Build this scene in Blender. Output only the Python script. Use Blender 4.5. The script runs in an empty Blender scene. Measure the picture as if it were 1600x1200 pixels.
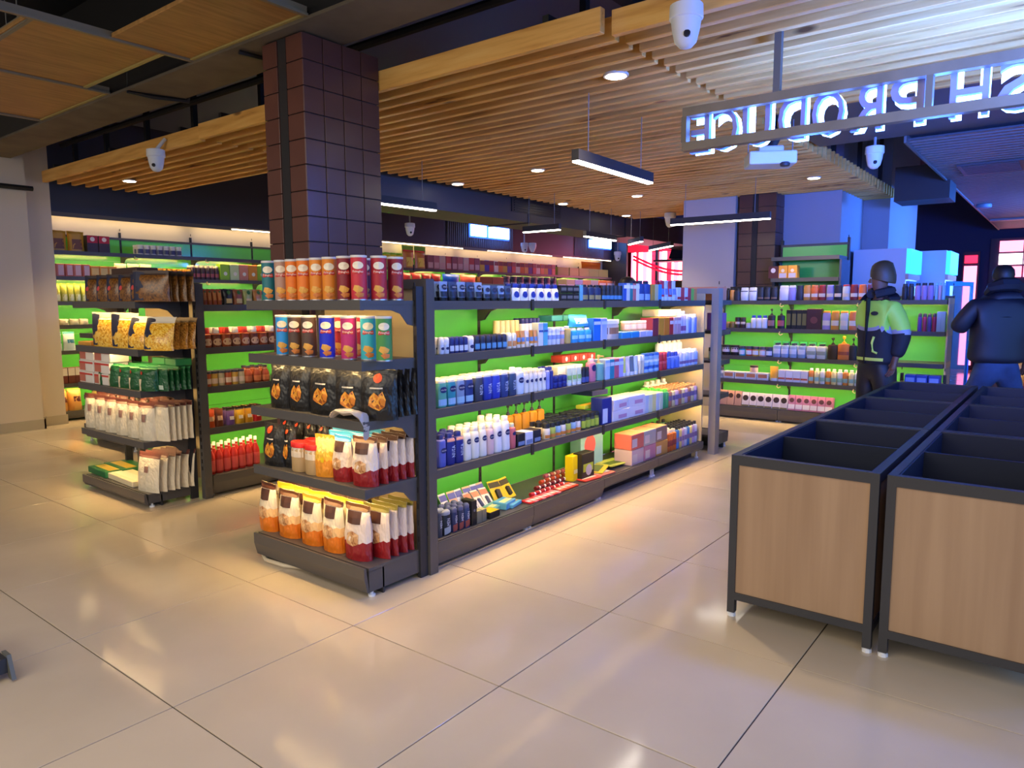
import bpy, bmesh, math, random
from mathutils import Vector, Matrix
sc = bpy.context.scene
COL = sc.collection
random.seed(7)
PI = math.pi
R = math.radians

# ------------------------------------------------------------------ camera
FPX, YAW, PITCH, ROLL, CH = 1124.09, 0.66046, 0.11389, 0.00315, 1.48
FW = Vector((math.cos(YAW)*math.cos(PITCH), math.sin(YAW)*math.cos(PITCH), -math.sin(PITCH)))
RT0 = Vector((math.sin(YAW), -math.cos(YAW), 0))
DN0 = FW.cross(RT0)
RT = RT0*math.cos(ROLL) + DN0*math.sin(ROLL)
DN = -RT0*math.sin(ROLL) + DN0*math.cos(ROLL)
cd = bpy.data.cameras.new('camera')
cam = bpy.data.objects.new('camera', cd)
COL.objects.link(cam)
cd.sensor_width = 36
cd.lens = 36*FPX/1600
cd.clip_start = 0.02
cd.clip_end = 100
M = Matrix(((RT.x, -DN.x, -FW.x, 0), (RT.y, -DN.y, -FW.y, 0), (RT.z, -DN.z, -FW.z, CH), (0, 0, 0, 1)))
cam.matrix_world = M
sc.camera = cam
sc.view_settings.view_transform = 'Standard'
sc.view_settings.look = 'None'
sc.view_settings.gamma = 1
sc.view_settings.use_curve_mapping = False
sc.view_settings.exposure = 0.74
sc.cycles.max_bounces = 7
sc.cycles.diffuse_bounces = 3
sc.cycles.glossy_bounces = 4
sc.cycles.transparent_max_bounces = 8
sc.cycles.sample_clamp_indirect = 6
sc.cycles.use_denoising = True

# ------------------------------------------------------------------ daylight and lamps
w = bpy.data.worlds.new('world'); sc.world = w; w.use_nodes = True
w.node_tree.nodes['Background'].inputs[0].default_value = (0.92, 0.90, 1.0, 1)
w.node_tree.nodes['Background'].inputs[1].default_value = 0.22

def area(name, loc, target, sx, sy, power, color, spread=180):
    l = bpy.data.lights.new(name, 'AREA'); l.shape = 'RECTANGLE'; l.size = sx; l.size_y = sy
    l.energy = power; l.color = color; l.spread = R(spread)
    o = bpy.data.objects.new(name, l); COL.objects.link(o)
    o.location = loc
    o.rotation_euler = (Vector(target)-Vector(loc)).to_track_quat('-Z', 'Y').to_euler()
    return o
# blue daylight of assumed, unseen shop windows along the side behind the bins
area('assumed_window_daylight', (3.5, -5.6, 1.8), (3.5, 0, 1.7), 9.0, 2.6, 195, (0.12, 0.40, 1.0))
# unseen warm fill light behind the photographer
area('entrance_fill', (-5.0, 3.0, 3.1), (0.5, 3.0, 0.2), 9.0, 2.2, 130, (1.0, 0.90, 0.70))
# added unseen fill light above and behind the photographer, brightens the floor
area('overhead_fill', (-0.6, 0.8, 3.08), (-0.6, 0.8, 0), 3.6, 6.0, 80, (1.0, 0.88, 0.76))
# added blue fill lamps out of the frame on the right, no visible source
area('blue_fill_near', (2.3, -1.6, 1.95), (4.6, -0.5, 3.0), 1.8, 0.5, 150, (0.06, 0.17, 1.0), 80)
area('blue_fill_far', (12.6, -1.2, 2.5), (12.3, 2.3, 2.4), 2.0, 0.5, 130, (0.04, 0.20, 1.0), 120)
# added lamp for the glow of the red window at the far end
area('red_window_light', (16.6, 8.6, 2.4), (12, 7, 2.0), 1.8, 1.2, 22, (1.0, 0.12, 0.22))

def S(r, g, b):
    f = lambda c: (c/255/12.92) if c/255 <= 0.04045 else ((c/255+0.055)/1.055)**2.4
    return (f(r), f(g), f(b), 1)

# ------------------------------------------------------------------ materials
MC = {}
def mat(c, rough=0.5, metal=0.0, emit=0.0, coat=0.0, spec=0.5):
    if isinstance(c, bpy.types.Material): return c
    k = (c, rough, metal, emit, coat, spec)
    if k in MC: return MC[k]
    m = bpy.data.materials.new('surface'); m.use_nodes = True
    b = m.node_tree.nodes['Principled BSDF']
    col = S(*c)
    b.inputs['Base Color'].default_value = col
    b.inputs['Roughness'].default_value = rough
    b.inputs['Metallic'].default_value = metal
    b.inputs['Coat Weight'].default_value = coat
    b.inputs['Specular IOR Level'].default_value = spec
    if emit:
        b.inputs['Emission Color'].default_value = col
        b.inputs['Emission Strength'].default_value = emit
    MC[k] = m
    return m

def nodes(m): return m.node_tree.nodes, m.node_tree.links, m.node_tree.nodes['Principled BSDF']

def ramp(N, stops, interp='LINEAR'):
    r = N.new('ShaderNodeValToRGB'); e = r.color_ramp; e.interpolation = interp
    while len(e.elements) > 1: e.elements.remove(e.elements[-1])
    for i, (p, c) in enumerate(stops):
        el = e.elements[0] if i == 0 else e.elements.new(p)
        el.position = p; el.color = S(*c)
    return r

def noisy(c1, c2, scale=(1, 1, 1), rough=0.5, detail=4, nscale=5.0, coat=0, bump=0.0, stops=None, coord='Object', knots=False):
    """procedural grain: two colours mixed by stretched noise"""
    m = bpy.data.materials.new('grained_surface'); m.use_nodes = True
    N, L, B = nodes(m)
    tc = N.new('ShaderNodeTexCoord'); mp = N.new('ShaderNodeMapping'); mp.inputs['Scale'].default_value = scale
    oi = N.new('ShaderNodeObjectInfo'); ad = N.new('ShaderNodeVectorMath'); ad.operation = 'ADD'
    mul = N.new('ShaderNodeVectorMath'); mul.operation = 'SCALE'; mul.inputs['Scale'].default_value = 37.0
    comb = N.new('ShaderNodeCombineXYZ')
    for i in range(3): L.new(oi.outputs['Random'], comb.inputs[i])
    L.new(comb.outputs[0], mul.inputs[0])
    L.new(tc.outputs[coord], mp.inputs[0]); L.new(mp.outputs[0], ad.inputs[0]); L.new(mul.outputs[0], ad.inputs[1])
    nz = N.new('ShaderNodeTexNoise'); nz.inputs['Scale'].default_value = nscale; nz.inputs['Detail'].default_value = detail
    L.new(ad.outputs[0], nz.inputs['Vector'])
    r = ramp(N, stops or [(0.3, c1), (0.7, c2)])
    L.new(nz.outputs['Fac'], r.inputs[0]); L.new(r.outputs[0], B.inputs['Base Color'])
    B.inputs['Roughness'].default_value = rough; B.inputs['Coat Weight'].default_value = coat
    if knots:
        vo = N.new('ShaderNodeTexVoronoi'); vo.inputs['Scale'].default_value = 1.0
        m2 = N.new('ShaderNodeMapping'); m2.inputs['Scale'].default_value = (5, 1.6, 5)
        a2 = N.new('ShaderNodeVectorMath'); a2.operation = 'ADD'
        L.new(tc.outputs[coord], m2.inputs[0]); L.new(m2.outputs[0], a2.inputs[0]); L.new(mul.outputs[0], a2.inputs[1])
        L.new(a2.outputs[0], vo.inputs['Vector'])
        kr = N.new('ShaderNodeMapRange'); kr.inputs[1].default_value = 0.05; kr.inputs[2].default_value = 0.12; kr.inputs[3].default_value = 0.85; kr.inputs[4].default_value = 0.0
        L.new(vo.outputs['Distance'], kr.inputs[0])
        mx = N.new('ShaderNodeMix'); mx.data_type = 'RGBA'; mx.inputs[7].default_value = S(92, 50, 24)
        L.new(kr.outputs[0], mx.inputs[0]); L.new(r.outputs[0], mx.inputs[6]); L.new(mx.outputs[2], B.inputs['Base Color'])
    if bump:
        bp = N.new('ShaderNodeBump'); bp.inputs['Strength'].default_value = bump
        L.new(nz.outputs['Fac'], bp.inputs['Height']); L.new(bp.outputs[0], B.inputs['Normal'])
    return m

def banded(stops, jag=0.0, freq=9.0, rough=0.35, wrinkle=0.0):
    """printed packaging: flat colour bands over the height, band edges may be toothed"""
    k = ('band', tuple(stops), jag, freq, rough, wrinkle)
    if k in MC: return MC[k]
    m = bpy.data.materials.new('printed_film'); m.use_nodes = True
    N, L, B = nodes(m)
    tc = N.new('ShaderNodeTexCoord'); sp = N.new('ShaderNodeSeparateXYZ')
    L.new(tc.outputs['Generated'], sp.inputs[0])
    v = sp.outputs[2]
    if jag:
        pp = N.new('ShaderNodeMath'); pp.operation = 'PINGPONG'; pp.inputs[1].default_value = 0.5
        ml = N.new('ShaderNodeMath'); ml.operation = 'MULTIPLY'; ml.inputs[1].default_value = freq
        L.new(sp.outputs[0], ml.inputs[0]); L.new(ml.outputs[0], pp.inputs[0])
        ma = N.new('ShaderNodeMath'); ma.operation = 'MULTIPLY_ADD'; ma.inputs[1].default_value = jag
        L.new(pp.outputs[0], ma.inputs[0]); L.new(v, ma.inputs[2]); v = ma.outputs[0]
    r = ramp(N, stops, 'CONSTANT'); L.new(v, r.inputs[0]); L.new(r.outputs[0], B.inputs['Base Color'])
    B.inputs['Roughness'].default_value = rough
    if wrinkle:
        nz = N.new('ShaderNodeTexNoise'); nz.inputs['Scale'].default_value = 3.5; nz.inputs['Detail'].default_value = 2
        L.new(tc.outputs['Generated'], nz.inputs['Vector'])
        bp = N.new('ShaderNodeBump'); bp.inputs['Strength'].default_value = wrinkle; bp.inputs['Distance'].default_value = 0.02
        L.new(nz.outputs['Fac'], bp.inputs['Height']); L.new(bp.outputs[0], B.inputs['Normal'])
    MC[k] = m
    return m

def speckled(c1, c2, c3, scale=14.0, rough=0.4):
    """printed food picture: cells of three colours"""
    k = ('spk', c1, c2, c3, scale)
    if k in MC: return MC[k]
    m = bpy.data.materials.new('printed_picture'); m.use_nodes = True
    N, L, B = nodes(m)
    tc = N.new('ShaderNodeTexCoord'); vo = N.new('ShaderNodeTexVoronoi'); vo.inputs['Scale'].default_value = scale
    L.new(tc.outputs['Generated'], vo.inputs['Vector'])
    sp = N.new('ShaderNodeSeparateColor'); L.new(vo.outputs['Color'], sp.inputs[0])
    r = ramp(N, [(0, c1), (0.45, c2), (0.8, c3)], 'CONSTANT'); L.new(sp.outputs[0], r.inputs[0])
    L.new(r.outputs[0], B.inputs['Base Color']); B.inputs['Roughness'].default_value = rough
    MC[k] = m
    return m

STEEL = mat((80, 77, 76), 0.42, 0.0, spec=0.5)
STEELD = mat((44, 44, 48), 0.5)
BINMET = mat((50, 50, 54), 0.4)
BINSIDE = mat((18, 27, 50), 0.4)
GREEN = mat((96, 204, 84), 0.2, coat=0.2)
BEIGE = mat((196, 178, 140), 0.5)
WHITE = mat((235, 233, 228), 0.4)
WALLW = mat((204, 186, 162), 0.7)
LED = mat((255, 214, 142), 0.5, emit=60.0)
LEDW = mat((255, 244, 226), 0.5, emit=14.0)
COVE = mat((255, 232, 200), 0.5, emit=5.0)
BLACK = mat((14, 14, 16), 0.6)
PLASTW = mat((225, 226, 230), 0.35)

# ------------------------------------------------------------------ mesh helpers
class MB:
    def __init__(self): self.v = []; self.f = []; self.m = []
    def quad(self, pts, m=0):
        i = len(self.v); self.v += [tuple(p) for p in pts]; self.f.append(tuple(range(i, i+len(pts)))); self.m.append(m); return self
    def box(self, x0, x1, y0, y1, z0, z1, m=0):
        i = len(self.v)
        self.v += [(x0, y0, z0), (x1, y0, z0), (x1, y1, z0), (x0, y1, z0), (x0, y0, z1), (x1, y0, z1), (x1, y1, z1), (x0, y1, z1)]
        for f in ((0, 3, 2, 1), (4, 5, 6, 7), (0, 1, 5, 4), (1, 2, 6, 5), (2, 3, 7, 6), (3, 0, 4, 7)):
            self.f.append(tuple(i+k for k in f)); self.m.append(m)
        return self
    def prism(self, poly, axis, a, b, m=0):
        """poly: 2D points; extruded along axis ('x','y','z') from a to b"""
        mk = {'x': lambda p, t: (t, p[0], p[1]), 'y': lambda p, t: (p[0], t, p[1]), 'z': lambda p, t: (p[0], p[1], t)}[axis]
        i = len(self.v); n = len(poly)
        self.v += [mk(p, a) for p in poly] + [mk(p, b) for p in poly]
        self.f.append(tuple(i+k for k in range(n))); self.m.append(m)
        self.f.append(tuple(i+n+k for k in reversed(range(n)))); self.m.append(m)
        for k in range(n):
            self.f.append((i+k, i+n+k, i+n+(k+1) % n, i+(k+1) % n)); self.m.append(m)
        return self
    def rings(self, rings, m=0, cap0=True, cap1=True, ms=None):
        """list of closed loops of equal length joined into a skin"""
        i = len(self.v); n = len(rings[0])
        for r in rings: self.v += [tuple(p) for p in r]
        for k in range(len(rings)-1):
            for j in range(n):
                a = i+k*n+j; b = i+k*n+(j+1) % n
                self.f.append((a, b, b+n, a+n)); self.m.append(ms[k] if ms else m)
        if cap0: self.f.append(tuple(i+j for j in reversed(range(n)))); self.m.append(ms[0] if ms else m)
        if cap1: self.f.append(tuple(i+(len(rings)-1)*n+j for j in range(n))); self.m.append(ms[-1] if ms else m)
        return self
    def lathe(self, prof, n=14, sx=1.0, sy=1.0, p=1.0, cx=0, cy=0, m=0, ms=None):
        rs = []
        for r, z in prof:
            rs.append([(cx+sx*r*sg(math.sin(2*PI*j/n), p), cy-sy*r*sg(math.cos(2*PI*j/n), p), z) for j in range(n)])
        return self.rings(rs, m, ms=ms)
    def tube(self, pts, r, n=6, m=0):
        rs = []
        pts = [Vector(p) for p in pts]
        for k, p in enumerate(pts):
            t = (pts[min(k+1, len(pts)-1)]-pts[max(k-1, 0)]).normalized()
            u = t.cross(Vector((0, 0, 1)))
            if u.length < 1e-3: u = t.cross(Vector((0, 1, 0)))
            u.normalize(); v = t.cross(u)
            rr = r[k] if isinstance(r, (list, tuple)) else r
            rs.append([p+u*rr*math.cos(2*PI*j/n)+v*rr*math.sin(2*PI*j/n) for j in range(n)])
        return self.rings(rs, m)
    def mesh(self, name, mats, smooth=False):
        me = bpy.data.meshes.new(name)
        me.from_pydata(self.v, [], self.f)
        for m in (mats if isinstance(mats, (list, tuple)) and not (len(mats) == 3 and isinstance(mats[0], (int, float))) else [mats]):
            me.materials.append(mat(m))
        if any(self.m): me.polygons.foreach_set('material_index', self.m)
        if smooth:
            me.shade_smooth(); me.set_sharp_from_angle(angle=R(40))
        me.update()
        return me
    def build(self, name, mats, parent=None, smooth=False):
        return link(name, self.mesh(name, mats, smooth), parent)

def sg(v, p): return math.copysign(abs(v)**p, v)

def link(name, data, parent=None):
    o = bpy.data.objects.new(name, data); COL.objects.link(o)
    if parent is not None: o.parent = parent
    return o

def thing(name, label, cat, loc=(0, 0, 0), rz=0.0, group=None, kind=None):
    o = link(name, None); o.location = loc; o.rotation_euler = (0, 0, rz); o.empty_display_size = 0.1
    tag(o, label, cat, group, kind)
    return o

def tag(o, label=None, cat=None, group=None, kind=None):
    if label: o['label'] = label
    if cat: o['category'] = cat
    if group: o['group'] = group
    if kind: o['kind'] = kind
    return o

def structure(name, mb, m, smooth=False):
    o = mb.build(name, m, None, smooth); o['kind'] = 'structure'; return o

def bevbox(x0, x1, y0, y1, z0, z1, b=0.004, seg=1):
    bm = bmesh.new()
    bmesh.ops.create_cube(bm, size=1)
    for v in bm.verts:
        v.co = Vector((x0 if v.co.x < 0 else x1, y0 if v.co.y < 0 else y1, z0 if v.co.z < 0 else z1))
    bmesh.ops.bevel(bm, geom=list(bm.edges), offset=b, segments=seg, affect='EDGES', profile=0.5)
    mb = MB(); mb.v = [tuple(v.co) for v in bm.verts]
    bm.verts.index_update()
    mb.f = [tuple(v.index for v in f.verts) for f in bm.faces]; mb.m = [0]*len(mb.f)
    bm.free()
    return mb

TXT = {}
def text_geo(s, res=2, outline=0.0, extrude=0.0):
    """verts and faces of a word, 1 unit cap height, centred in x, base at z=0 (x right, z up)"""
    k = (s, res, outline, extrude)
    if k in TXT: return TXT[k]
    cu = bpy.data.curves.new('lettering', 'FONT'); cu.body = s; cu.resolution_u = res; cu.extrude = extrude
    if outline:
        cu.fill_mode = 'NONE'; cu.bevel_depth = outline; cu.bevel_resolution = 0
    o = bpy.data.objects.new('lettering', cu); COL.objects.link(o)
    dg = bpy.context.evaluated_depsgraph_get(); dg.update()
    me = bpy.data.meshes.new_from_object(o.evaluated_get(dg))
    vs = [(v.co.x, v.co.y, v.co.z) for v in me.vertices]; fs = [tuple(p.vertices) for p in me.polygons]
    bpy.data.objects.remove(o); bpy.data.curves.remove(cu); bpy.data.meshes.remove(me)
    x0 = min(v[0] for v in vs); x1 = max(v[0] for v in vs); y0 = min(v[1] for v in vs); y1 = max(v[1] for v in vs)
    TXT[k] = (vs, fs, x0, x1, y0, y1)
    return TXT[k]

# pixel column of the 1600 px frame -> position along a shelf front
def px_x(px, y, z=CH):
    k = (px-800)/FPX; n = RT-FW*k
    return -(n.y*y+n.z*(z-CH))/n.x
def px_y(px, x, z=CH):
    k = (px-800)/FPX; n = RT-FW*k
    return -(n.x*x+n.z*(z-CH))/n.y
# ------------------------------------------------------------------ room shell
# floor: slab with polished tiles laid on it
TILE = noisy((192, 175, 151), (202, 185, 161), rough=0.11, nscale=1.6, detail=5)
floor = structure('floor', MB().box(-4.0, 18.6, -8.0, 10.6, -0.12, -0.006), (64, 54, 44))
TX, TY, PX, PY = 1.205-0.845*3, 0.798-0.862*5, 0.845, 0.862
tme = bevbox(0.0025, PX-0.0025, 0.0025, PY-0.0025, -0.006, 0.0, 0.0012).mesh('tile', TILE)
for i in range(17):
    for j in range(17):
        t = link('tile', tme, floor); t.location = (TX+i*PX, TY+j*PY, 0)
t = MB()
t.box(TX+17*PX, 18.6, TY, TY+17*PY, -0.006, 0)
t.build('tile_field', TILE, floor)

ceil = structure('ceiling', MB().box(-4.0, 18.6, -8.0, 10.6, 3.9, 4.05), (13, 13, 16))
structure('wall_back', MB().box(3.2, 18.6, 10.35, 10.6, 0, 3.9), (222, 208, 184))
NAVY = mat((30, 38, 82), 0.7)
structure('wall_end', MB().box(18.2, 18.6, -8.0, 10.35, 0, 3.9), NAVY)
wl = structure('wall_left', MB().box(-4.0, 3.25, 9.56, 10.6, 0, 3.9).box(3.25, 3.56, 9.74, 10.35, 0, 3.9), WALLW)
structure('baseboard_left', MB().box(-4.0, 3.27, 9.545, 9.56, 0, 0.115).box(3.27, 3.575, 9.725, 9.74, 0, 0.115).box(3.25, 3.27, 9.545, 9.74, 0, 0.115), (172, 158, 134))
# walls and columns on the far right
GREY = mat((150, 146, 158), 0.75)
structure('wall_right', MB().box(10.05, 11.25, 2.44, 4.0, 0, 3.9).box(11.25, 13.4, 2.10, 4.0, 0, 3.9), GREY)
structure('column', MB().box(9.70, 10.4, 3.70, 4.45, 0, 3.9), (176, 166, 160))

# dark bulkhead over the back wall shelves
blk = structure('trim_1', MB().box(3.56, 17.4, 9.98, 10.35, 2.60, 3.9), (46, 47, 62))
fl = MB()
for k in range(36):
    x = 10.75+k*0.06
    fl.prism([(x, 9.98), (x+0.045, 9.98), (x+0.035, 9.962), (x+0.01, 9.962)], 'z', 2.62, 3.6)
for k in range(24):
    x = 15.4+k*0.06
    fl.prism([(x, 9.98), (x+0.045, 9.98), (x+0.035, 9.962), (x+0.01, 9.962)], 'z', 2.62, 3.6)
tag(fl.build('fluted_cladding', (70, 72, 88), blk), kind='stuff')
MB().box(3.6, 17.3, 9.97, 9.985, 2.548, 2.60).build('edge_trim', (90, 82, 72), blk)
for a, b in ((6.05, 8.3), (8.9, 11.2), (12.0, 14.4), (14.9, 17.2)):
    MB().box(a, b, 9.962, 9.97, 2.556, 2.572).build('light_strip', COVE, blk)
for k in range(7):
    MB().box(3.7+k*1.95, 5.5+k*1.95, 10.2, 10.22, 2.585, 2.6).build('assumed_cove_strip', mat((255, 222, 170), 0.5, emit=10.0), blk)  # assumed hidden strips, added to light the wall below warmly
MB().box(17.4, 17.48, 9.6, 10.35, 0, 3.9).build('end_post', (40, 36, 44), blk)

# dark service duct along the hall
dk = structure('duct', MB().box(4.68, 17.8, 6.22, 6.95, 2.60, 3.02), (52, 50, 56))
for x in (5.2, 8.4, 11.2, 14.0):
    MB().box(x, x+0.02, 6.2, 6.97, 2.585, 3.03).build('flange', (44, 42, 48), dk)
g = MB().box(8.0, 9.2, 6.205, 6.22, 2.72, 2.9)
for k in range(5): g.box(8.05, 9.15, 6.195, 6.21, 2.735+k*0.033, 2.75+k*0.033)
g.build('grille', (34, 33, 38), dk)

# concrete beam with cable runs, timber ceiling panels in a metal grid
bmx = structure('beam', MB().box(2.73, 3.11, -4, 9.6, 3.12, 3.9), (20, 19, 20))  # near-black colour puts the unlit shade into the concrete sides
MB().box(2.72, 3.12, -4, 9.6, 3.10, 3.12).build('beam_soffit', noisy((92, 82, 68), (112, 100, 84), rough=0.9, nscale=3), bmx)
MB().tube([(2.75, 4.35, 3.08), (2.9, 4.32, 3.075), (3.1, 4.36, 3.08), (3.16, 4.4, 3.2)], 0.016, 6).build('cable', (24, 22, 24), bmx, True)
MB().tube([(2.74, 5.85, 3.35), (2.74, 5.85, 3.09), (2.9, 5.8, 3.08), (3.14, 5.72, 3.085), (3.16, 5.7, 3.3)], 0.02, 6).build('cable', (24, 22, 24), bmx, True)
MB().tube([(3.0, 4.25, 3.08), (3.02, 4.22, 3.05), (3.06, 4.24, 3.02), (3.03, 4.27, 2.98)], 0.012, 5).build('cable', (150, 44, 40), bmx, True)
OAK = noisy((148, 106, 52), (178, 132, 72), (1.5, 14, 4), rough=0.55, nscale=2.0)
ROWS = [(3.62, 4.86, [(2.19, 2.70), (0.5, 1.1)]), (4.89, 6.11, [(1.74, 2.52), (0.35, 1.1)]), (6.15, 7.48, [(1.9, 2.70), (0.6, 1.4)]), (7.52, 8.8, [(0.9, 1.7)]), (2.3, 3.58, [(1.5, 2.1)])]
for y0, y1, xs in ROWS:
    for x0, x1 in xs:
        bevbox(x0, x1, y0, y1, 3.13, 3.155, 0.003).build('ceiling_panel', OAK, ceil)
        MB().box(x1, x1+0.025, y0, y1, 3.12, 3.16).build('panel_edge', (170, 152, 90), ceil)
for y in (3.60, 4.875, 6.13, 7.5, 8.82):
    MB().box(-1.5, 2.72, y-0.014, y+0.014, 3.115, 3.13).box(-1.5, 2.72, y-0.003, y+0.003, 3.13, 3.17).build('ceiling_rail', (130, 112, 86), ceil)
MB().box(1.75, 1.775, 4.9, 6.1, 3.12, 3.17).build('panel_edge', (120, 112, 96), ceil)
for p in (((1.9, 5.5, 3.13), (1.9, 5.5, 3.9)), ((2.2, 6.6, 3.14), (2.2, 6.6, 3.9)), ((1.2, 4.9, 3.13), (1.2, 4.9, 3.9))):
    MB().tube(p, 0.004, 5).build('hanger_wire', (120, 112, 100), ceil)

# tiled pillar behind the crisps display, and a second one far behind
BRICK = noisy((84, 50, 44), (94, 58, 50), rough=0.3, nscale=3.0)
def pillar(x0, x1, y0, y1, zt, nx, groove, tz=0.158, gap=(), z0=0.0):
    p = structure('pillar', MB().box(x0+0.012, x1-0.012, y0+0.012, y1-0.012, 0, zt), (40, 28, 28))
    tw = (x1-x0)/nx
    side = bevbox(0.003, tw-0.003, -0.012, 0.0, 0.003, tz-0.003, 0.002).mesh('tile', BRICK)
    g0, g1 = groove
    wa, wb = g0-y0, y1-g1
    fa = bevbox(-0.012, 0.0, 0.003, wa-0.003, 0.003, tz-0.003, 0.002).mesh('tile', BRICK)
    fb = bevbox(-0.012, 0.0, 0.003, wb-0.003, 0.003, tz-0.003, 0.002).mesh('tile', BRICK)
    n = int((zt-z0)/tz+1e-3)
    for k in range(n):
        z = z0+k*tz
        for i in range(nx):
            link('tile', side, p).location = (x0+i*tw, y0+0.012, z)
        link('tile', fa, p).location = (x0+0.012, y0, z)
        link('tile', fb, p).location = (x0+0.012, g1, z)
    MB().box(x0+0.004, x0+0.012, g0+0.004, g1-0.004, 0, zt).build('groove_strip', (26, 24, 30), p)
    return p
pillar(2.79, 3.395, 3.75, 4.16, 3.09, 4, (3.915, 4.005), 3.09/19.999)
pillar(9.72, 10.05, 3.16, 3.66, 3.9, 2, (3.40, 3.47), 0.17)

# corrugated dark ceiling and flat soffit over the right of the hall
cm = MB(); prof = []
x = 7.4; 
while x < 17.6:
    prof += [(x, 2.90), (x+0.06, 2.90), (x+0.075, 2.93), (x+0.115, 2.93)]; x += 0.13
prof += [(x, 2.90), (x, 3.0), (7.4, 3.0)]
for k in range(len(prof)-3):
    (xa, za), (xb, zb) = prof[k], prof[k+1]
    cm.quad([(xa, 1.29, za), (xb, 1.29, zb), (xb, -6, zb), (xa, -6, za)])
cm.box(7.4, 17.6, -6, 1.29, 2.96, 3.0)
cm.box(7.4, 17.6, 1.28, 1.30, 2.88, 3.0)
co = structure('ceiling_corrugated', cm, (98, 94, 98))
vg = MB().box(9.05, 9.75, 0.5, 1.08, 2.882, 2.90)
for k in range(9): vg.box(9.1+k*0.07, 9.13+k*0.07, 0.54, 1.04, 2.874, 2.884)
vg.build('air_vent', (58, 54, 64), co)
MB().box(15.4, 15.6, -6, 1.27, 2.87, 2.90).build('cover_strip', (130, 122, 140), co)
structure('ceiling_soffit', MB().box(5.75, 7.4, -6, 2.02, 2.94, 3.02), (84, 82, 88))
structure('trim_2', MB().box(10.05, 10.6, 1.25, 1.84, 2.69, 3.1), (30, 30, 40))

# backlit windows in the end wall
GLW = mat((255, 226, 236), 0.4, emit=3.0); GLR = mat((255, 40, 70), 0.4, emit=1.6); GLP = mat((255, 120, 150), 0.4, emit=2.4)
w1 = structure('window_1', MB().box(18.13, 18.2, 7.55, 9.95, 0.9, 3.1), (60, 16, 26))
random.seed(3)
y = 7.62; k = 0
while y < 9.85:
    wd = random.choice((0.05, 0.08, 0.11))
    MB().box(18.09, 18.13, y, y+wd, 0.95, 2.82).build('strip_pane', (GLW, GLR, GLW, GLP)[k % 4], w1)
    y += wd+random.choice((0.015, 0.03, 0.04)); k += 1
MB().box(18.08, 18.13, 7.55, 9.95, 2.84, 3.08).build('header_panel', mat((235, 30, 60), 0.5, emit=0.9), w1)
for yy in (8.98, 7.55, 9.93): MB().box(18.0, 18.09, yy, yy+0.07, 0.9, 3.1).build('mullion', (34, 24, 30), w1)
gl = MB()
for s in range(2):
    gl.tube([(17.98, 9.7-1.5*t, 2.72-0.45*math.sin(PI*0.5*t)*1.0-0.09*s) for t in [i/8 for i in range(9)]], 0.03, 5)
gl.build('garland', mat((230, 24, 60), 0.5, emit=0.6), w1, True)
w2 = structure('window_2', MB().box(18.13, 18.2, -0.9, 1.45, 1.75, 2.75), (40, 20, 44))
ya, yb = px_y(1556, 18.1), px_y(1582, 18.1)
for c in range(4):
    for r in range(3):
        MB().box(18.09, 18.13, ya-(c+1)*0.43+0.03, ya-c*0.43, 1.95+(2-r)*0.26, 2.17+(2-r)*0.26).build('window_pane', GLP if r != 1 else GLW, w2)
w3 = structure('door_1', MB().box(18.13, 18.2, px_y(1526, 18.1), px_y(1500, 18.1), 0.0, 2.5), (40, 20, 44))
MB().box(18.09, 18.13, px_y(1523, 18.1), px_y(1503, 18.1), 0.1, 2.2).build('door_pane', GLP, w3)
MB().box(18.09, 18.13, px_y(1523, 18.1), px_y(1503, 18.1), 2.26, 2.42).build('door_pane', GLR, w3)

# ------------------------------------------------------------------ pine slat canopies with drop rods
PINE = noisy((172, 116, 58), (212, 158, 90), (9, 0.7, 9), rough=0.5, nscale=2.4, detail=5, knots=True,
             stops=[(0.28, (124, 76, 38)), (0.33, (208, 148, 70)), (0.5, (230, 172, 88)), (0.72, (240, 190, 108))])
def canopy(label, x0, n, y0, y1, rods, pitch=0.155):
    c = thing('slat_canopy', label, 'ceiling canopy', (x0, y0, 2.88))
    me = bevbox(0, 0.046, 0, y1-y0, 0, 0.128, 0.003).mesh('slat', PINE)
    for k in range(n):
        s = link('slat', me, c); s.location = (k*pitch, 0, random.uniform(-0.001, 0.001))
    for y in (0.35, (y1-y0)/2, y1-y0-0.35):
        MB().box(0, n*pitch-0.1, y-0.02, y+0.02, 0.128, 0.165).build('carrier_rail', BLACK, c)
    for x, y in rods:
        MB().box(x-x0-0.022, x-x0+0.022, y-y0-0.022, y-y0+0.022, 0.165, 1.02).build('drop_rod', BLACK, c)
canopy('long suspended canopy of pine slats above the aisles, holding most spotlights', 3.40, 51, 2.05, 6.05,
       [(3.8, 2.4), (3.8, 5.7), (5.2, 2.4), (7.0, 2.2), (8.6, 2.2), (9.8, 2.2), (11.0, 2.2), (6.0, 5.7), (9.0, 5.7)])
canopy('short pine slat canopy over the pasta display near the white column', 3.44, 9, 6.09, 9.60,
       [(3.62, 6.5), (3.62, 7.4), (3.62, 8.3), (3.62, 9.1), (4.4, 7.9)])
canopy('pine slat canopy lit blue above the neon sign', 3.4775, 15, -3.6, 2.03, [(4.0, -2.0), (4.9, 1.2), (5.4, -2.0)])
random.seed(11)

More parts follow.
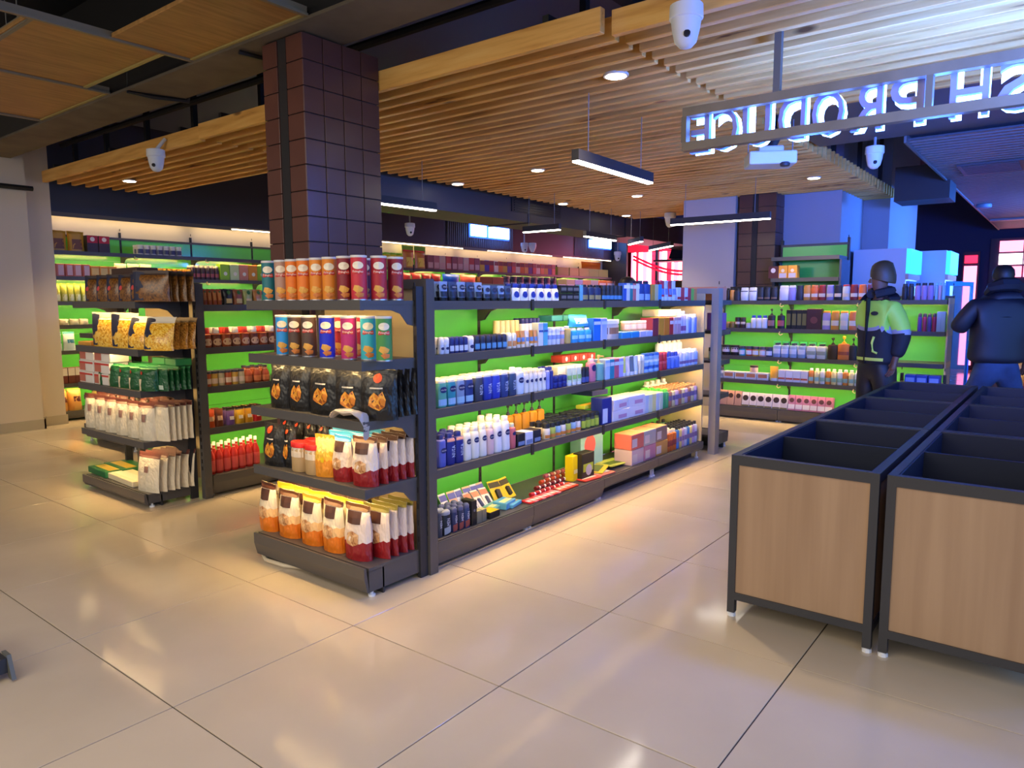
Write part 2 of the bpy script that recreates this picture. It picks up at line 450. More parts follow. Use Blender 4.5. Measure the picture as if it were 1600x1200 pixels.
# dark pipes and cable trays above the canopies
pr = structure('trim_3', MB().box(3.3, 3.4, -4, 9.5, 3.42, 3.48).box(3.9, 17, 2.5, 2.6, 3.5, 3.58), BLACK)
MB().box(4.2, 5.4, -4, 9.6, 3.72, 3.76).build('blue_lit_sheet', (70, 78, 104), pr)  # added sheet, its blue-grey stands in for bluish light on the ceiling
MB().tube([(3.6, -3, 3.3), (3.6, 9.4, 3.3)], 0.03, 8).build('pipe', BLACK, pr, True)
MB().tube([(0.0, 9.5, 2.78), (3.3, 9.5, 2.78)], 0.03, 6).build('pipe', BLACK, pr, True)
# ------------------------------------------------------------------ shelving units
# local frame: x along the front (to the right when facing it), y into the unit, front edge of the shelves at y = 0
UNITS = {}
def shelving(key, label, loc, rz, bays, shelves, depth=0.43, base=(0.02, 0.155, 0.0), back=(0.16, 1.6), panel=GREEN, lit=True,
             name='shelving_unit', fh=0.046, high_feet=(), posts_up=0.0, base_depth=None, over=0.0):
    u = thing(name, label, 'shelving', loc, rz)
    xs = [0.0]
    for b in bays: xs.append(xs[-1]+b)
    yb = depth
    for i, (x0, x1) in enumerate(zip(xs[:-1], xs[1:])):
        if panel is not None:
            zs = [back[0]]
            while zs[-1] < back[1]-0.02: zs.append(min(back[1], zs[-1]+0.48))
            for za, zb in zip(zs[:-1], zs[1:]):
                MB().box(x0+0.004, x1-0.004, yb, yb+0.012, za+0.001, zb-0.001).build('back_panel', panel, u)
        for z in shelves:
            m = MB().box(x0+0.003, x1-0.003, 0.0, depth-0.005, z-0.02, z).box(x0+0.002, x1-0.002, -0.012, 0.0, z-fh, z+0.003)
            m.box(x0+0.003, x1-0.003, 0.0, 0.014, z-fh, z-fh+0.004)
            s = m.build('shelf', STEEL, u)
            for xe in (x0+0.006, x1-0.010):
                pts = [(0.002, z-0.02), (0.002, z-fh+0.002), (depth-0.16, z-fh-0.002), (depth-0.10, z-fh-0.02), (depth-0.05, z-fh-0.075), (depth-0.004, z-fh-0.085), (depth-0.004, z-0.02)]
                MB().prism(pts, 'x', xe, xe+0.004).build('bracket', STEEL, s)
            if i and name != 'end_display' and key in ('LG', 'RW', 'WL'):
                cl = MB()
                if key == 'LG': cl.box(x0-0.012, x0+0.012, -0.022, -0.012, z-fh-0.012, z+0.012)
                else: cl.tube([(x0-0.012, -0.016, z-0.03), (x0-0.02, -0.025, z-0.06), (x0, -0.03, z-0.075), (x0+0.025, -0.028, z-0.06)], 0.006, 6)
                cl.build('price_clip', STEELD if key == 'LG' else (226, 206, 140), s, key != 'LG')
            if lit:
                MB().box(x0+0.03, x1-0.03, 0.024, 0.034, z-0.026, z-0.0205).build('light_strip', LED, s)
        if base:
            z0, z1, yo = base
            if i in high_feet: z0 = z1-0.075
            bd = MB().box(x0+0.002, x1-0.002, yo+0.0, depth, z1-0.02, z1).build('base_shelf', STEEL, u)
            k = MB().prism([(yo-0.012, z0), (yo-0.03, z1-0.055), (yo-0.03, z1+0.004), (yo-0.018, z1+0.004), (yo-0.0, z0)], 'x', x0+0.002, x1-0.002)
            k.build('kick_plate', STEEL, u)
            for xe in (x0+0.02, x1-0.02):
                MB().lathe([(0.018, 0.0), (0.018, 0.012), (0.009, 0.014), (0.009, max(z0, 0.03)+0.02)], 8, cx=xe, cy=yo+0.03).build('foot', PLASTW, u, True)
            MB().box(x0+0.002, x1-0.002, yo+0.09, yo+0.10, 0.0, z1-0.02).build('plinth', STEELD, u)
            if name == 'end_display':
                for xe in (x0+0.002, x1-0.014): MB().box(xe, xe+0.012, yo+0.0, depth+0.04, max(z0, 0.03), z1-0.018).build('side_plate', STEEL, u)
    for x in xs:
        m = MB().box(x-0.013, x+0.013, yb-0.004, yb+0.05, 0.0, back[1]+posts_up)
        for k in range(int(back[1]/0.09)):
            m.box(x-0.004, x+0.004, yb-0.0055, yb-0.003, 0.2+k*0.09, 0.23+k*0.09, 1)
        m.build('upright', [STEELD, BLACK], u)
    if panel is not None:
        MB().box(0, xs[-1], yb-0.006, yb+0.03, back[1]-0.03, back[1]).build('top_rail', STEEL, u)
    UNITS[key] = (u, loc, rz, shelves+([base[1]] if base else []), depth)
    return u

def end_frame(u, x, y0, y1, z1, w=0.06, d=0.05, panel_to=None, slots=True, col=None):
    STEEL = mat(col) if col else globals()['STEEL']
    """portal frame closing a gondola, in the unit's own frame"""
    m = MB().box(x-w/2, x+w/2, y0-d/2, y0+d/2, 0, z1)
    if slots:
        for k in range(24):
            m.box(x-w/2-0.002, x-w/2+0.001, y0-0.008, y0+0.008, 0.22+k*0.055, 0.25+k*0.055, 1)
    m.build('end_post', [STEEL, BLACK], u)
    m = MB().box(x-w/2, x+w/2, y1-d/2, y1+d/2, 0, z1); m.build('end_post', STEEL, u)
    MB().box(x-w/2, x+w/2, y0+d/2, y1-d/2, z1-0.05, z1).build('frame_rail', STEEL, u)
    if panel_to: MB().box(x+0.0, x+0.015, y0+d/2, panel_to, 0.14, z1-0.05).build('end_panel', BEIGE, u)

# long gondola of toiletries
g = shelving('LG', 'long grey gondola with green back panels stocked with toiletries', (2.78, 2.71, 0), 0, [0.90, 0.89, 0.89, 0.94],
             [0.558, 0.895, 1.192, 1.483], 0.43, (0.03, 0.158, 0.0), (0.16, 1.6), high_feet=(2, 3), name='gondola_shelving')
end_frame(g, -0.045, -0.02, 0.86, 1.60, panel_to=0.86)
end_frame(g, 3.88, -0.02, 0.86, 1.60, w=0.10, d=0.07, slots=False, col=(150, 145, 138))
MB().box(3.625, 3.645, 0.0, 0.43, 0.16, 1.55).build('end_panel', BEIGE, g)
MB().box(0, 3.62, 0.445, 0.46, 0.16, 1.6).build('rear_panel', STEEL, g)
# its near end display with crisps
shelving('EC', 'grey end display of crisps cans and snack bags before the tiled pillar', (2.30, 3.66, 0), R(-90), [0.965],
         [0.555, 0.895, 1.192, 1.487], 0.352, (0.03, 0.155, -0.0), (0.16, 1.56), panel=None, name='end_display')
# its far end display
shelving('FE', 'grey end display on the far end of the toiletries gondola', (7.10, 2.72, 0), R(90), [0.86],
         [0.555, 0.895, 1.192, 1.487], 0.335, (0.05, 0.155, -0.0), (0.16, 1.56), panel=None, name='end_display', lit=False)
# second gondola: sauces along the side, pasta on the end
g = shelving('SG', 'grey gondola with green back panels stocked with sauces', (2.85, 5.14, 0), 0, [0.9, 0.9, 0.9],
             [0.525, 0.842, 1.14, 1.462], 0.43, (0.02, 0.16, 0.0), (0.16, 1.58), name='gondola_shelving')
end_frame(g, -0.045, -0.02, 1.0, 1.62, panel_to=0.80)
MB().box(0, 2.7, 0.445, 0.46, 0.16, 1.58).build('rear_panel', STEEL, g)
shelving('PC', 'grey end display of pasta, flour and rice bags', (2.40, 6.25, 0), R(-90), [1.05],
         [0.482, 0.850, 1.147, 1.488], 0.32, (0.02, 0.10, -0.0), (0.16, 1.56), panel=None, name='end_display')
# third gondola, mostly hidden
shelving('TC', 'grey end display behind the pasta display, mostly hidden', (3.25, 8.35, 0), R(-90), [1.05],
         [0.50, 0.86, 1.16], 0.39, (0.05, 0.19, -0.0), (0.16, 1.45), panel=None, name='end_display')
shelving('TS', 'grey gondola hidden behind the sauce gondola', (3.7, 7.3, 0), 0, [0.9, 0.9], [0.525, 0.842, 1.14, 1.44], 0.43,
         (0.02, 0.16, 0.0), (0.16, 1.5), name='gondola_shelving')
# wall shelves along the back wall
shelving('WL', 'tall grey wall shelving with green panels beside the white column', (3.58, 9.93, 0), 0, [1.02, 1.0, 1.0, 1.0],
         [0.47, 0.885, 1.205, 1.50, 1.81, 2.125], 0.40, (0.03, 0.12, 0.0), (0.12, 2.36), name='wall_shelving', posts_up=0.07)
shelving('WF', 'long grey wall shelving along the far back wall under the blue signs', (8.0, 9.93, 0), 0, [1.02]*9,
         [1.50, 1.81, 2.115], 0.40, (0.03, 0.12, 0.0), (0.9, 2.34), name='wall_shelving', posts_up=0.05)
# shampoo shelves on the right
g = shelving('RW', 'grey low shelving with green panels stocked with shampoo', (8.90, 3.66, 0), R(-90), [0.88, 0.86, 0.86],
             [0.50, 0.795, 1.142, 1.483], 0.42, (0.02, 0.15, 0.0), (0.16, 1.53), name='gondola_shelving')
for z in (0.50, 0.795, 1.142, 1.483):
    MB().box(2.605, 2.62, 0.02, 0.40, z-0.045, z+0.02).build('shelf_end_strip', (196, 158, 118), g)
MB().box(2.60, 2.615, 0.05, 0.42, 0.16, 1.5).build('end_panel', (168, 152, 140), g)
g = shelving('RT', 'tall grey shelving with green panels rising behind the shampoo shelves', (9.42, 3.10, 0), R(-90), [0.82],
             [1.765, 2.03], 0.40, None, (0.3, 2.21), name='wall_shelving', posts_up=0.06, lit=False)
MB().box(0.82, 0.845, 0.0, 0.42, 0.0, 1.98).build('side_panel', (62, 66, 92), g)
MB().box(0.0, 0.03, 0.06, 0.10, 1.6, 1.98).build('side_arm', STEELD, g)

# ------------------------------------------------------------------ produce bins
BWOOD = noisy((158, 126, 96), (176, 144, 112), (7, 7, 0.35), rough=0.42, nscale=2.2, detail=3)
def bin_unit(label, x0, y0, L=1.275, W=0.622, H=0.775):
    b = thing('produce_bin', label, 'produce bin', (x0, y0, 0))
    t = 0.034; zb = 0.085
    for x in (0, L-t):
        for y in (0, W-t):
            p = MB().box(x, x+t, y, y+t, 0.02, H-0.045).build('corner_post', BINMET, b)
            MB().lathe([(0.02, 0), (0.02, 0.012), (0.012, 0.02)], 8, cx=x+t/2, cy=y+t/2).build('foot_cap', PLASTW, p, True)
    for x in (0, L-t):
        MB().box(x, x+t, t, W-t, zb, zb+0.035).build('bottom_rail', BINMET, b)
        MB().box(x+0.008, x+t-0.01, t, W-t, zb+0.035, H-0.045).build('wood_panel', BWOOD, b)
        MB().box(x, x+t, 0, W, H-0.045, H).build('top_rail', BINMET, b)
    for y in (0, W-t):
        MB().box(t, L-t, y, y+t, zb, zb+0.035).build('bottom_rail', BINMET, b)
        MB().box(t, L-t, y+0.008, y+t-0.01, zb+0.035, H-0.045).build('wood_panel', BWOOD, b)
        MB().box(t, L-t, y, y+t, H-0.045, H).build('top_rail', BINMET, b)
    lin = MB().box(t, L-t, t, W-t, 0.38, 0.395)
    for x in (t-0.001, L-t-0.007): lin.box(x, x+0.008, t, W-t, 0.395, H-0.004)
    for y in (t-0.001, W-t-0.007): lin.box(t, L-t, y, y+0.008, 0.395, H-0.004)
    lin.build('liner', BINSIDE, b)
    MB().box(L/2-0.008, L/2+0.008, t+0.007, W-t-0.007, 0.395, H-0.006).build('divider', BINSIDE, b)
    return b
nm = (('nearest', 'next to the toiletries aisle'), ('middle', 'next to the toiletries aisle'), ('farthest', 'next to the toiletries aisle'))
for k, q in enumerate(('front', 'middle', 'far')):
    bin_unit(f'{q} empty wood-fronted produce bin in the row beside the aisle', 3.20+k*1.285, 0.580)
for k, q in enumerate(('front', 'middle', 'far')):
    bin_unit(f'{q} empty wood-fronted produce bin in the row away from the aisle', 3.20+k*1.285, -0.070)
# ------------------------------------------------------------------ product shapes
# every maker returns (kind name, body mesh, [(part name, mesh), ...]); base at z = 0, front towards -y
NAVYC = (22, 34, 96)
class Front:
    """front surface of a product: half width a, half depth b, scale over height, superellipse power"""
    def __init__(s, a, b, p, prof): s.a, s.b, s.p, s.prof = a, b, p, prof
    def sc(s, z):
        pr = s.prof
        for (r0, z0), (r1, z1) in zip(pr[:-1], pr[1:]):
            if z0 <= z <= z1 and z1 > z0: return r0+(r1-r0)*(z-z0)/(z1-z0)
        return pr[-1][0]
    def at(s, u, z, off=0.0012):
        an = u*PI/2; k = s.sc(z)
        return (k*(s.a+off)*sg(math.sin(an), s.p), -k*(s.b+off)*sg(math.cos(an), s.p)-off*0.3, z)

def patch_rect(fr, u0, u1, z0, z1, nu=4, nz=2, off=0.0012, slant=0.0):
    m = MB()
    g = [[fr.at(u0+(u1-u0)*i/nu, z0+(z1-z0)*j/nz+slant*(i/nu-0.5), off) for i in range(nu+1)] for j in range(nz+1)]
    for j in range(nz):
        for i in range(nu): m.quad([g[j][i], g[j][i+1], g[j+1][i+1], g[j+1][i]])
    return m
def patch_disc(fr, cu, cz, ru, rz, n=12, off=0.002):
    m = MB(); c = fr.at(cu, cz, off)
    ring = [fr.at(cu+ru*math.cos(2*PI*k/n), cz+rz*math.sin(2*PI*k/n), off) for k in range(n)]
    for k in range(n): m.quad([c, ring[k], ring[(k+1) % n]])
    return m
def patch_poly(fr, pts, off=0.002):
    m = MB(); n = len(pts)
    cu = sum(p[0] for p in pts)/n; cz = sum(p[1] for p in pts)/n
    c = fr.at(cu, cz, off); mid = [fr.at((cu+p[0])/2, (cz+p[1])/2, off) for p in pts]; out = [fr.at(p[0], p[1], off) for p in pts]
    for k in range(n):
        l = (k+1) % n
        m.quad([c, mid[k], mid[l]]); m.quad([mid[k], out[k], out[l], mid[l]])
    return m
def patch_text(fr, s, cu, cz, wu, h, off=0.003, vertical=False):
    vs, fs, x0, x1, y0, y1 = text_geo(s, 1)
    m = MB()
    for v in vs:
        x = (v[0]-x0)/(x1-x0)-0.5; y = (v[1]-y0)/(y1-y0)-0.5
        if vertical: x, y = -y, x
        m.v.append(fr.at(cu+x*wu, cz+y*h, off))
    m.f = list(fs); m.m = [0]*len(fs)
    return m

def k_bottle(w, d, h, c, cap=(240, 240, 240), p=0.8, badge=None, text=None, vert=None, lab=None, capw=0.6, caph=0.14, taper=0.0, shoulder=0.12, flare=0.0, name='bottle'):
    hb = h*(1-caph)
    prof = [(0.90, 0), (0.98, 0.006), (1.0, hb*0.05), (1.0-taper*0.4, hb*0.5), (1.0-taper, hb*(1-shoulder)), (0.9-taper, hb*(1-shoulder*0.35)), (capw, hb*0.995), (capw*0.95, hb)]
    fr = Front(w/2, d/2, p, prof)
    b = MB().lathe(prof, 12, w/2, d/2, p)
    parts = [('cap', MB().lathe([(capw*1.02, hb*0.996), (capw*(1.02+flare), hb+h*caph*0.4), (capw*(0.98+flare), h-0.003), (capw*0.85, h)], 12, w/2, d/2, p).mesh('cap', cap, True))]
    if lab: parts.append(('label', patch_rect(fr, -0.62, 0.62, hb*lab[1], hb*lab[2]).mesh('label', lab[0], True)))
    if badge:
        parts.append(('badge', patch_disc(fr, 0.0, hb*badge[1], 0.36, w*0.24).mesh('badge', badge[0], True)))
        if text: parts.append(('brand_text', patch_text(fr, text, 0, hb*badge[1], 0.5, w*0.11, 0.004).mesh('brand_text', WHITE, True)))
    if vert: parts.append(('brand_text', patch_text(fr, vert, 0.12, hb*0.5, 0.34, hb*0.42, 0.004, True).mesh('brand_text', (190, 205, 235), True)))
    return name, b.mesh('bottle', c, True), parts
def k_pump(w, d, h, c, cap=(235, 235, 230), lab=None, p=0.8, **k):
    hb = h*0.72
    nm_, b, parts = k_bottle(w, d, hb/0.98, c, cap, p, lab=lab, capw=0.36, caph=0.06, shoulder=0.14, **k)
    r = w*0.07; z = hb
    m = MB().lathe([(r*1.6, z), (r*1.6, z+h*0.05), (r*0.6, z+h*0.055), (r*0.6, z+h*0.16), (r*1.8, z+h*0.165), (r*1.9, h-0.004), (r*1.2, h)], 8)
    m.box(-r*0.9, r*0.9, -w*0.42, 0, h-h*0.07, h-h*0.02)
    parts.append(('pump', m.mesh('pump', cap, True)))
    return 'pump_bottle', b, parts
def k_tube(w, d, h, c, cap=(20, 22, 30), badge=None, text=None, lab=None, slantcap=False):
    ch = h*0.2
    rs = []
    for t in [0, .25, .5, .75, 1]:
        a = w/2*(0.86+0.14*t); bb = d/2*(1-t)+0.0022*t
        rs.append([(a*math.sin(2*PI*j/12), -bb*math.cos(2*PI*j/12), ch+(h-ch)*t) for j in range(12)])
    m = MB().rings(rs)
    class F:
        def at(s, u, z, off=0.001):
            t = max(0, min(1, (z-ch)/(h-ch))); a = w/2*(0.86+0.14*t); bb = d/2*(1-t)+0.0022*t
            return ((a+off)*math.sin(u*PI/2), -(bb+off)*math.cos(u*PI/2)-off, z)
    fr = F()
    parts = [('cap', MB().lathe([(0.8, 0), (0.86, 0.003), (0.86, ch)], 12, w/2, d/2).mesh('cap', cap, True))]
    if lab: parts.append(('label', patch_rect(fr, -0.7, 0.7, h*lab[1], h*lab[2]).mesh('label', lab[0], True)))
    if badge:
        parts.append(('badge', patch_disc(fr, 0, h*badge[1], 0.4, w*0.22).mesh('badge', badge[0], True)))
        if text: parts.append(('brand_text', patch_text(fr, text, 0, h*badge[1], 0.5, w*0.1, 0.004).mesh('brand_text', WHITE, True)))
    return 'tube', m.mesh('tube', c, True), parts
def k_jar(w, d, h, c, cap=(30, 30, 34), lab=None, lidh=0.28, p=1.0, name='jar', lidw=1.03):
    hb = h*(1-lidh)
    prof = [(0.92, 0), (1, 0.005), (1, hb*0.86), (0.9, hb)]
    fr = Front(w/2, d/2, p, prof)
    parts = [('lid', MB().lathe([(lidw, hb*0.98), (lidw, h-0.004), (lidw*0.94, h)], 14, w/2, d/2, p).mesh('lid', cap, True))]
    if lab: parts.append(('label', patch_rect(fr, -0.72, 0.72, hb*lab[1], hb*lab[2]).mesh('label', lab[0], True)))
    return name, MB().lathe(prof, 14, w/2, d/2, p).mesh('jar', c, True), parts
def k_rollon(w, d, h, c, cap=(235, 236, 240), badge=None, lab=None):
    hb = h*0.56
    prof = [(0.86, 0), (0.94, 0.004), (1, hb*0.4), (0.92, hb)]
    fr = Front(w/2, d/2, 0.9, prof)
    parts = [('cap', MB().lathe([(0.96, hb), (1.0, hb+h*0.12), (0.96, h*0.88), (0.75, h*0.97), (0.3, h)], 12, w/2, d/2, 0.9).mesh('cap', cap, True))]
    if badge: parts.append(('badge', patch_disc(fr, 0, hb*0.6, 0.4, w*0.2).mesh('badge', badge, True)))
    if lab: parts.append(('label', patch_rect(fr, -0.6, 0.6, hb*0.25, hb*0.85).mesh('label', lab, True)))
    return 'deodorant', MB().lathe(prof, 12, w/2, d/2, 0.9).mesh('deodorant', c, True), parts
def k_spray(w, d, h, c, cap=(60, 64, 78), stripe=None, vert=None):
    hb = h*0.80
    prof = [(0.95, 0), (1, 0.004), (1, hb*0.93), (0.86, hb)]
    fr = Front(w/2, d/2, 1.0, prof)
    parts = [('cap', MB().lathe([(0.86, hb), (0.9, hb+0.004), (0.88, h*0.92), (0.6, h*0.98), (0.2, h)], 12, w/2, d/2).mesh('cap', cap, True))]
    if stripe: parts.append(('label', patch_rect(fr, -0.5, 0.5, hb*0.08, hb*0.42, slant=hb*0.1).mesh('label', stripe, True)))
    if vert: parts.append(('brand_text', patch_text(fr, vert, 0.0, hb*0.66, 0.4, hb*0.36, 0.003, True).mesh('brand_text', (210, 214, 224), True)))
    return 'spray_can', MB().lathe(prof, 12, w/2, d/2).mesh('spray_can', c, True), parts
def k_can(w, d, h, c, pic=((214, 150, 60), (236, 190, 96), (150, 84, 30)), low=None, side=True):
    prof = [(1, 0.006), (1, h-0.008)]
    fr = Front(w/2, w/2, 1.0, [(1, 0), (1, h)])
    b = MB().lathe(prof, 24, w/2, w/2).mesh('crisps_can', c, True)
    parts = [('rim', MB().lathe([(1.02, 0), (1.03, 0.003), (1.02, 0.007), (0.99, 0.007)], 24, w/2, w/2).mesh('rim', mat((180, 180, 184), 0.3, 0.8), True)),
             ('lid', MB().lathe([(1.0, h-0.012), (1.045, h-0.010), (1.045, h-0.002), (1.0, h), (0.93, h), (0.92, h-0.003)], 24, w/2, w/2).mesh('lid', mat((210, 205, 200), 0.35), True)),
             ('emblem', patch_disc(fr, 0, h*0.775, 0.44, h*0.085, 16).mesh('emblem', (238, 226, 200), True)),
             ('banner', patch_poly(fr, [(-0.5, h*0.60), (-0.42, h*0.68), (0.42, h*0.68), (0.5, h*0.60), (0.36, h*0.585), (-0.36, h*0.585)]).mesh('banner', (206, 50, 44), True)),
             ('brand_text', patch_text(fr, 'Pringles', 0, h*0.633, 0.8, h*0.065, 0.0035).mesh('brand_text', (250, 240, 226), True)),
             ('picture', patch_poly(fr, [(-0.46, h*0.24), (-0.30, h*0.34), (0.05, h*0.33), (0.42, h*0.27), (0.30, h*0.20), (-0.1, h*0.17)]).mesh('picture', (226, 166, 70), True)),
             ('picture', patch_poly(fr, [(-0.3, h*0.14), (0.0, h*0.19), (0.44, h*0.16), (0.4, h*0.09), (0.0, h*0.06)], 0.0022).mesh('picture', (206, 120, 50), True))]
    if side: parts.append(('barcode_strip', patch_rect(fr, 0.92, 1.28, h*0.12, h*0.95, 2, 1, 0.0016).mesh('barcode_strip', (206, 208, 214), True)))
    return 'crisps_can', b, parts
def k_box(w, d, h, c, lab=None, stripe=None, disc=None, top=None, name='carton', win=None):
    b = bevbox(-w/2, w/2, -d/2, d/2, 0, h, min(0.003, w*0.05, h*0.05))
    class F:
        def at(s, u, z, off=0.001): return (u*w/2, -d/2-off, z)
    fr = F(); parts = []
    if lab: parts.append(('label', patch_rect(fr, lab[3] if len(lab) > 3 else -0.8, lab[4] if len(lab) > 4 else 0.8, h*lab[1], h*lab[2], 1, 1).mesh('label', lab[0])))
    if stripe: parts.append(('stripe', patch_rect(fr, -0.96, 0.96, h*stripe[1], h*stripe[2], 1, 1, 0.0014).mesh('stripe', stripe[0])))
    if disc: parts.append(('emblem', patch_disc(fr, disc[1], h*disc[2], disc[3], disc[3]*w/2, 12, 0.0018).mesh('emblem', disc[0])))
    if top:
        parts.append(('top_print', MB().quad([(-w*0.46, -d*0.46, h+0.0008), (w*0.46, -d*0.46, h+0.0008), (w*0.46, d*0.46, h+0.0008), (-w*0.46, d*0.46, h+0.0008)]).mesh('top_print', top)))
    return name, b.mesh('carton', c), parts
def k_bag(w, d, h, c, lab=None, pic=None, seal=None, crimp=0.07, lean=0.0, fold=0.0, plump=0.62, name='bag', pinch=0.06, tag_=None, base=0.82):
    """filled film bag, sealed flat at the top; lean tips the top back, fold drops it over to the front"""
    nu, nv = 8, 9
    def half(t):
        tt = (t/(1-crimp))
        if t >= 1-crimp: return 0.02
        return max(0.02, (1-tt**2.2)**plump*(base+(1-base)*math.sin(min(1, tt*2.2)*PI/2)))
    def pt(u, t, side, off=0.0):
        k = half(t); a = w/2*(1-pinch*math.sin(PI*min(1, t))*1.0)*(1+0.015*math.sin(9*t+3*u))
        e = max(0.0, 1-abs(u)**2.4)**0.55
        y = side*(d/2*k*e+off)
        y += d*0.05*math.sin(5.1*u+7*t)*math.sin(PI*t)
        z = h*t
        if fold and t > 0.78:
            q = (t-0.78)/0.22; y -= fold*math.sin(q*PI/2); z = h*(0.78+0.16*math.sin(q*PI*0.62))
        y += lean*t*t
        return (a*u, y, z+0.004*math.sin(6*u)*(t > 0.9))
    m = MB()
    ts = [0, .04, .14, .3, .46, .62, .76, .86, 1-crimp, 1]
    rs = []
    us = [-1, -.86, -.5, 0, .5, .86, 1]
    for t in ts:
        rs.append([pt(u, t, -1) for u in us]+[pt(u, t, 1) for u in reversed(us[1:-1])])
    m.rings(rs)
    class F:
        def at(s, u, z, off=0.0015): return pt(u, z/h, -1, off)
    fr = F(); parts = []
    if lab: parts.append(('label', patch_rect(fr, lab[3], lab[4], h*lab[1], h*lab[2], 4, 2, 0.002).mesh('label', lab[0], True)))
    if pic: parts.append(('picture', patch_poly(fr, [(x, h*z) for x, z in pic[1]], 0.0025).mesh('picture', pic[0], True)))
    if tag_: parts.append(('sticker', patch_disc(fr, tag_[1], h*tag_[2], tag_[3], tag_[3]*w/2, 10, 0.003).mesh('sticker', tag_[0], True)))
    if seal:
        s = MB(); g = [[pt(u, t, -1, 0.002) for u in us] for t in (1-crimp-0.05, 1-crimp, 1)]
        gb = [[pt(u, t, 1, 0.002) for u in us] for t in (1-crimp-0.05, 1-crimp, 1)]
        for G in (g, gb):
            for j in range(2):
                for i in range(len(us)-1): s.quad([G[j][i], G[j][i+1], G[j+1][i+1], G[j+1][i]])
        parts.append(('top_seal', s.mesh('top_seal', seal, True)))
    return name, m.mesh('bag', c, True), parts
def k_sauce(w, d, h, c, cap=(240, 240, 238), lab=None, neck=0.36):
    prof = [(0.92, 0), (1, 0.006), (1, h*0.5), (0.86, h*0.6), (neck, h*0.78), (neck*0.92, h*0.9)]
    fr = Front(w/2, d/2, 1.0, prof)
    parts = [('cap', MB().lathe([(neck*1.12, h*0.88), (neck*1.12, h-0.003), (neck*0.95, h)], 10, w/2, d/2).mesh('cap', cap, True))]
    if lab: parts.append(('label', patch_rect(fr, -0.75, 0.75, h*lab[1], h*lab[2]).mesh('label', lab[0], True)))
    parts.append(('neck_label', MB().lathe([(neck*1.06, h*0.74), (neck*1.0, h*0.80)], 10, w/2, d/2).mesh('neck_label', (226, 214, 196), True)))
    return 'sauce_bottle', MB().lathe(prof, 12, w/2, d/2).mesh('sauce_bottle', c, True), parts
def k_squeeze(w, d, h, c, cap=(200, 40, 30), lab=None):
    hb = h*0.70
    prof = [(0.9, 0), (1, 0.006), (1.0, hb*0.45), (0.84, hb*0.7), (0.94, hb*0.92), (0.5, hb)]
    fr = Front(w/2, d/2, 0.85, prof)
    parts = [('cap', MB().lathe([(0.62, hb), (0.66, hb+0.004), (0.6, h*0.96), (0.5, h)], 10, w/2, d/2, 0.85).mesh('cap', cap, True))]
    if lab: parts.append(('label', patch_disc(fr, 0, hb*0.38, 0.62, hb*0.26).mesh('label', lab, True)))
    return 'squeeze_bottle', MB().lathe(prof, 12, w/2, d/2, 0.85).mesh('squeeze_bottle', c, True), parts
def k_card(w, d, h, c, item=(230, 232, 236), band=None):
    """hanging card with a moulded blister on it"""
    m = bevbox(-w/2, w/2, -0.0015, 0.0015, 0, h, 0.0006).mesh('blister_card', c)
    parts = [('blister', MB().lathe([(0.3, h*0.12), (1, h*0.16), (1, h*0.52), (0.3, h*0.58)], 8, w*0.2, d/2, 0.8).mesh('blister', item, True))]
    if band: parts.append(('print_band', MB().quad([(-w*0.48, -0.003, h*0.66), (w*0.48, -0.003, h*0.66), (w*0.48, -0.003, h*0.92), (-w*0.48, -0.003, h*0.92)]).mesh('print_band', band)))
    return 'blister_card', m, parts
def k_vial(w, d, h, c, cap=(236, 236, 236)):
    """small bottle lying on its side, cap towards the aisle side"""
    r = d/2; m = MB()
    n = 10
    def ring(x, k): return [(x, -r*k*math.cos(2*PI*j/n), r+r*k*math.sin(2*PI*j/n)) for j in range(n)]
    b = MB().rings([ring(-w/2, 0.9), ring(-w/2+0.004, 1), ring(w*0.05, 1), ring(w*0.1, 0.6)]).mesh('polish_bottle', c, True)
    return 'polish_bottle', b, [('cap', MB().rings([ring(w*0.1, 0.75), ring(w*0.42, 0.7), ring(w/2, 0.4)]).mesh('cap', cap, True))]
def k_flat(w, d, h, c, band=None, name='packet'):
    b = bevbox(-w/2, w/2, -d/2, d/2, 0, h, min(0.004, h*0.4))
    parts = []
    if band: parts.append(('print_band', MB().quad([(-w*0.42, -d*0.30, h+0.0007), (w*0.42, -d*0.30, h+0.0007), (w*0.42, d*0.12, h+0.0007), (-w*0.42, d*0.12, h+0.0007)]).mesh('print_band', band)))
    return name, b.mesh('packet', c), parts
KINDS = {k[2:]: v for k, v in list(globals().items()) if k.startswith('k_')}

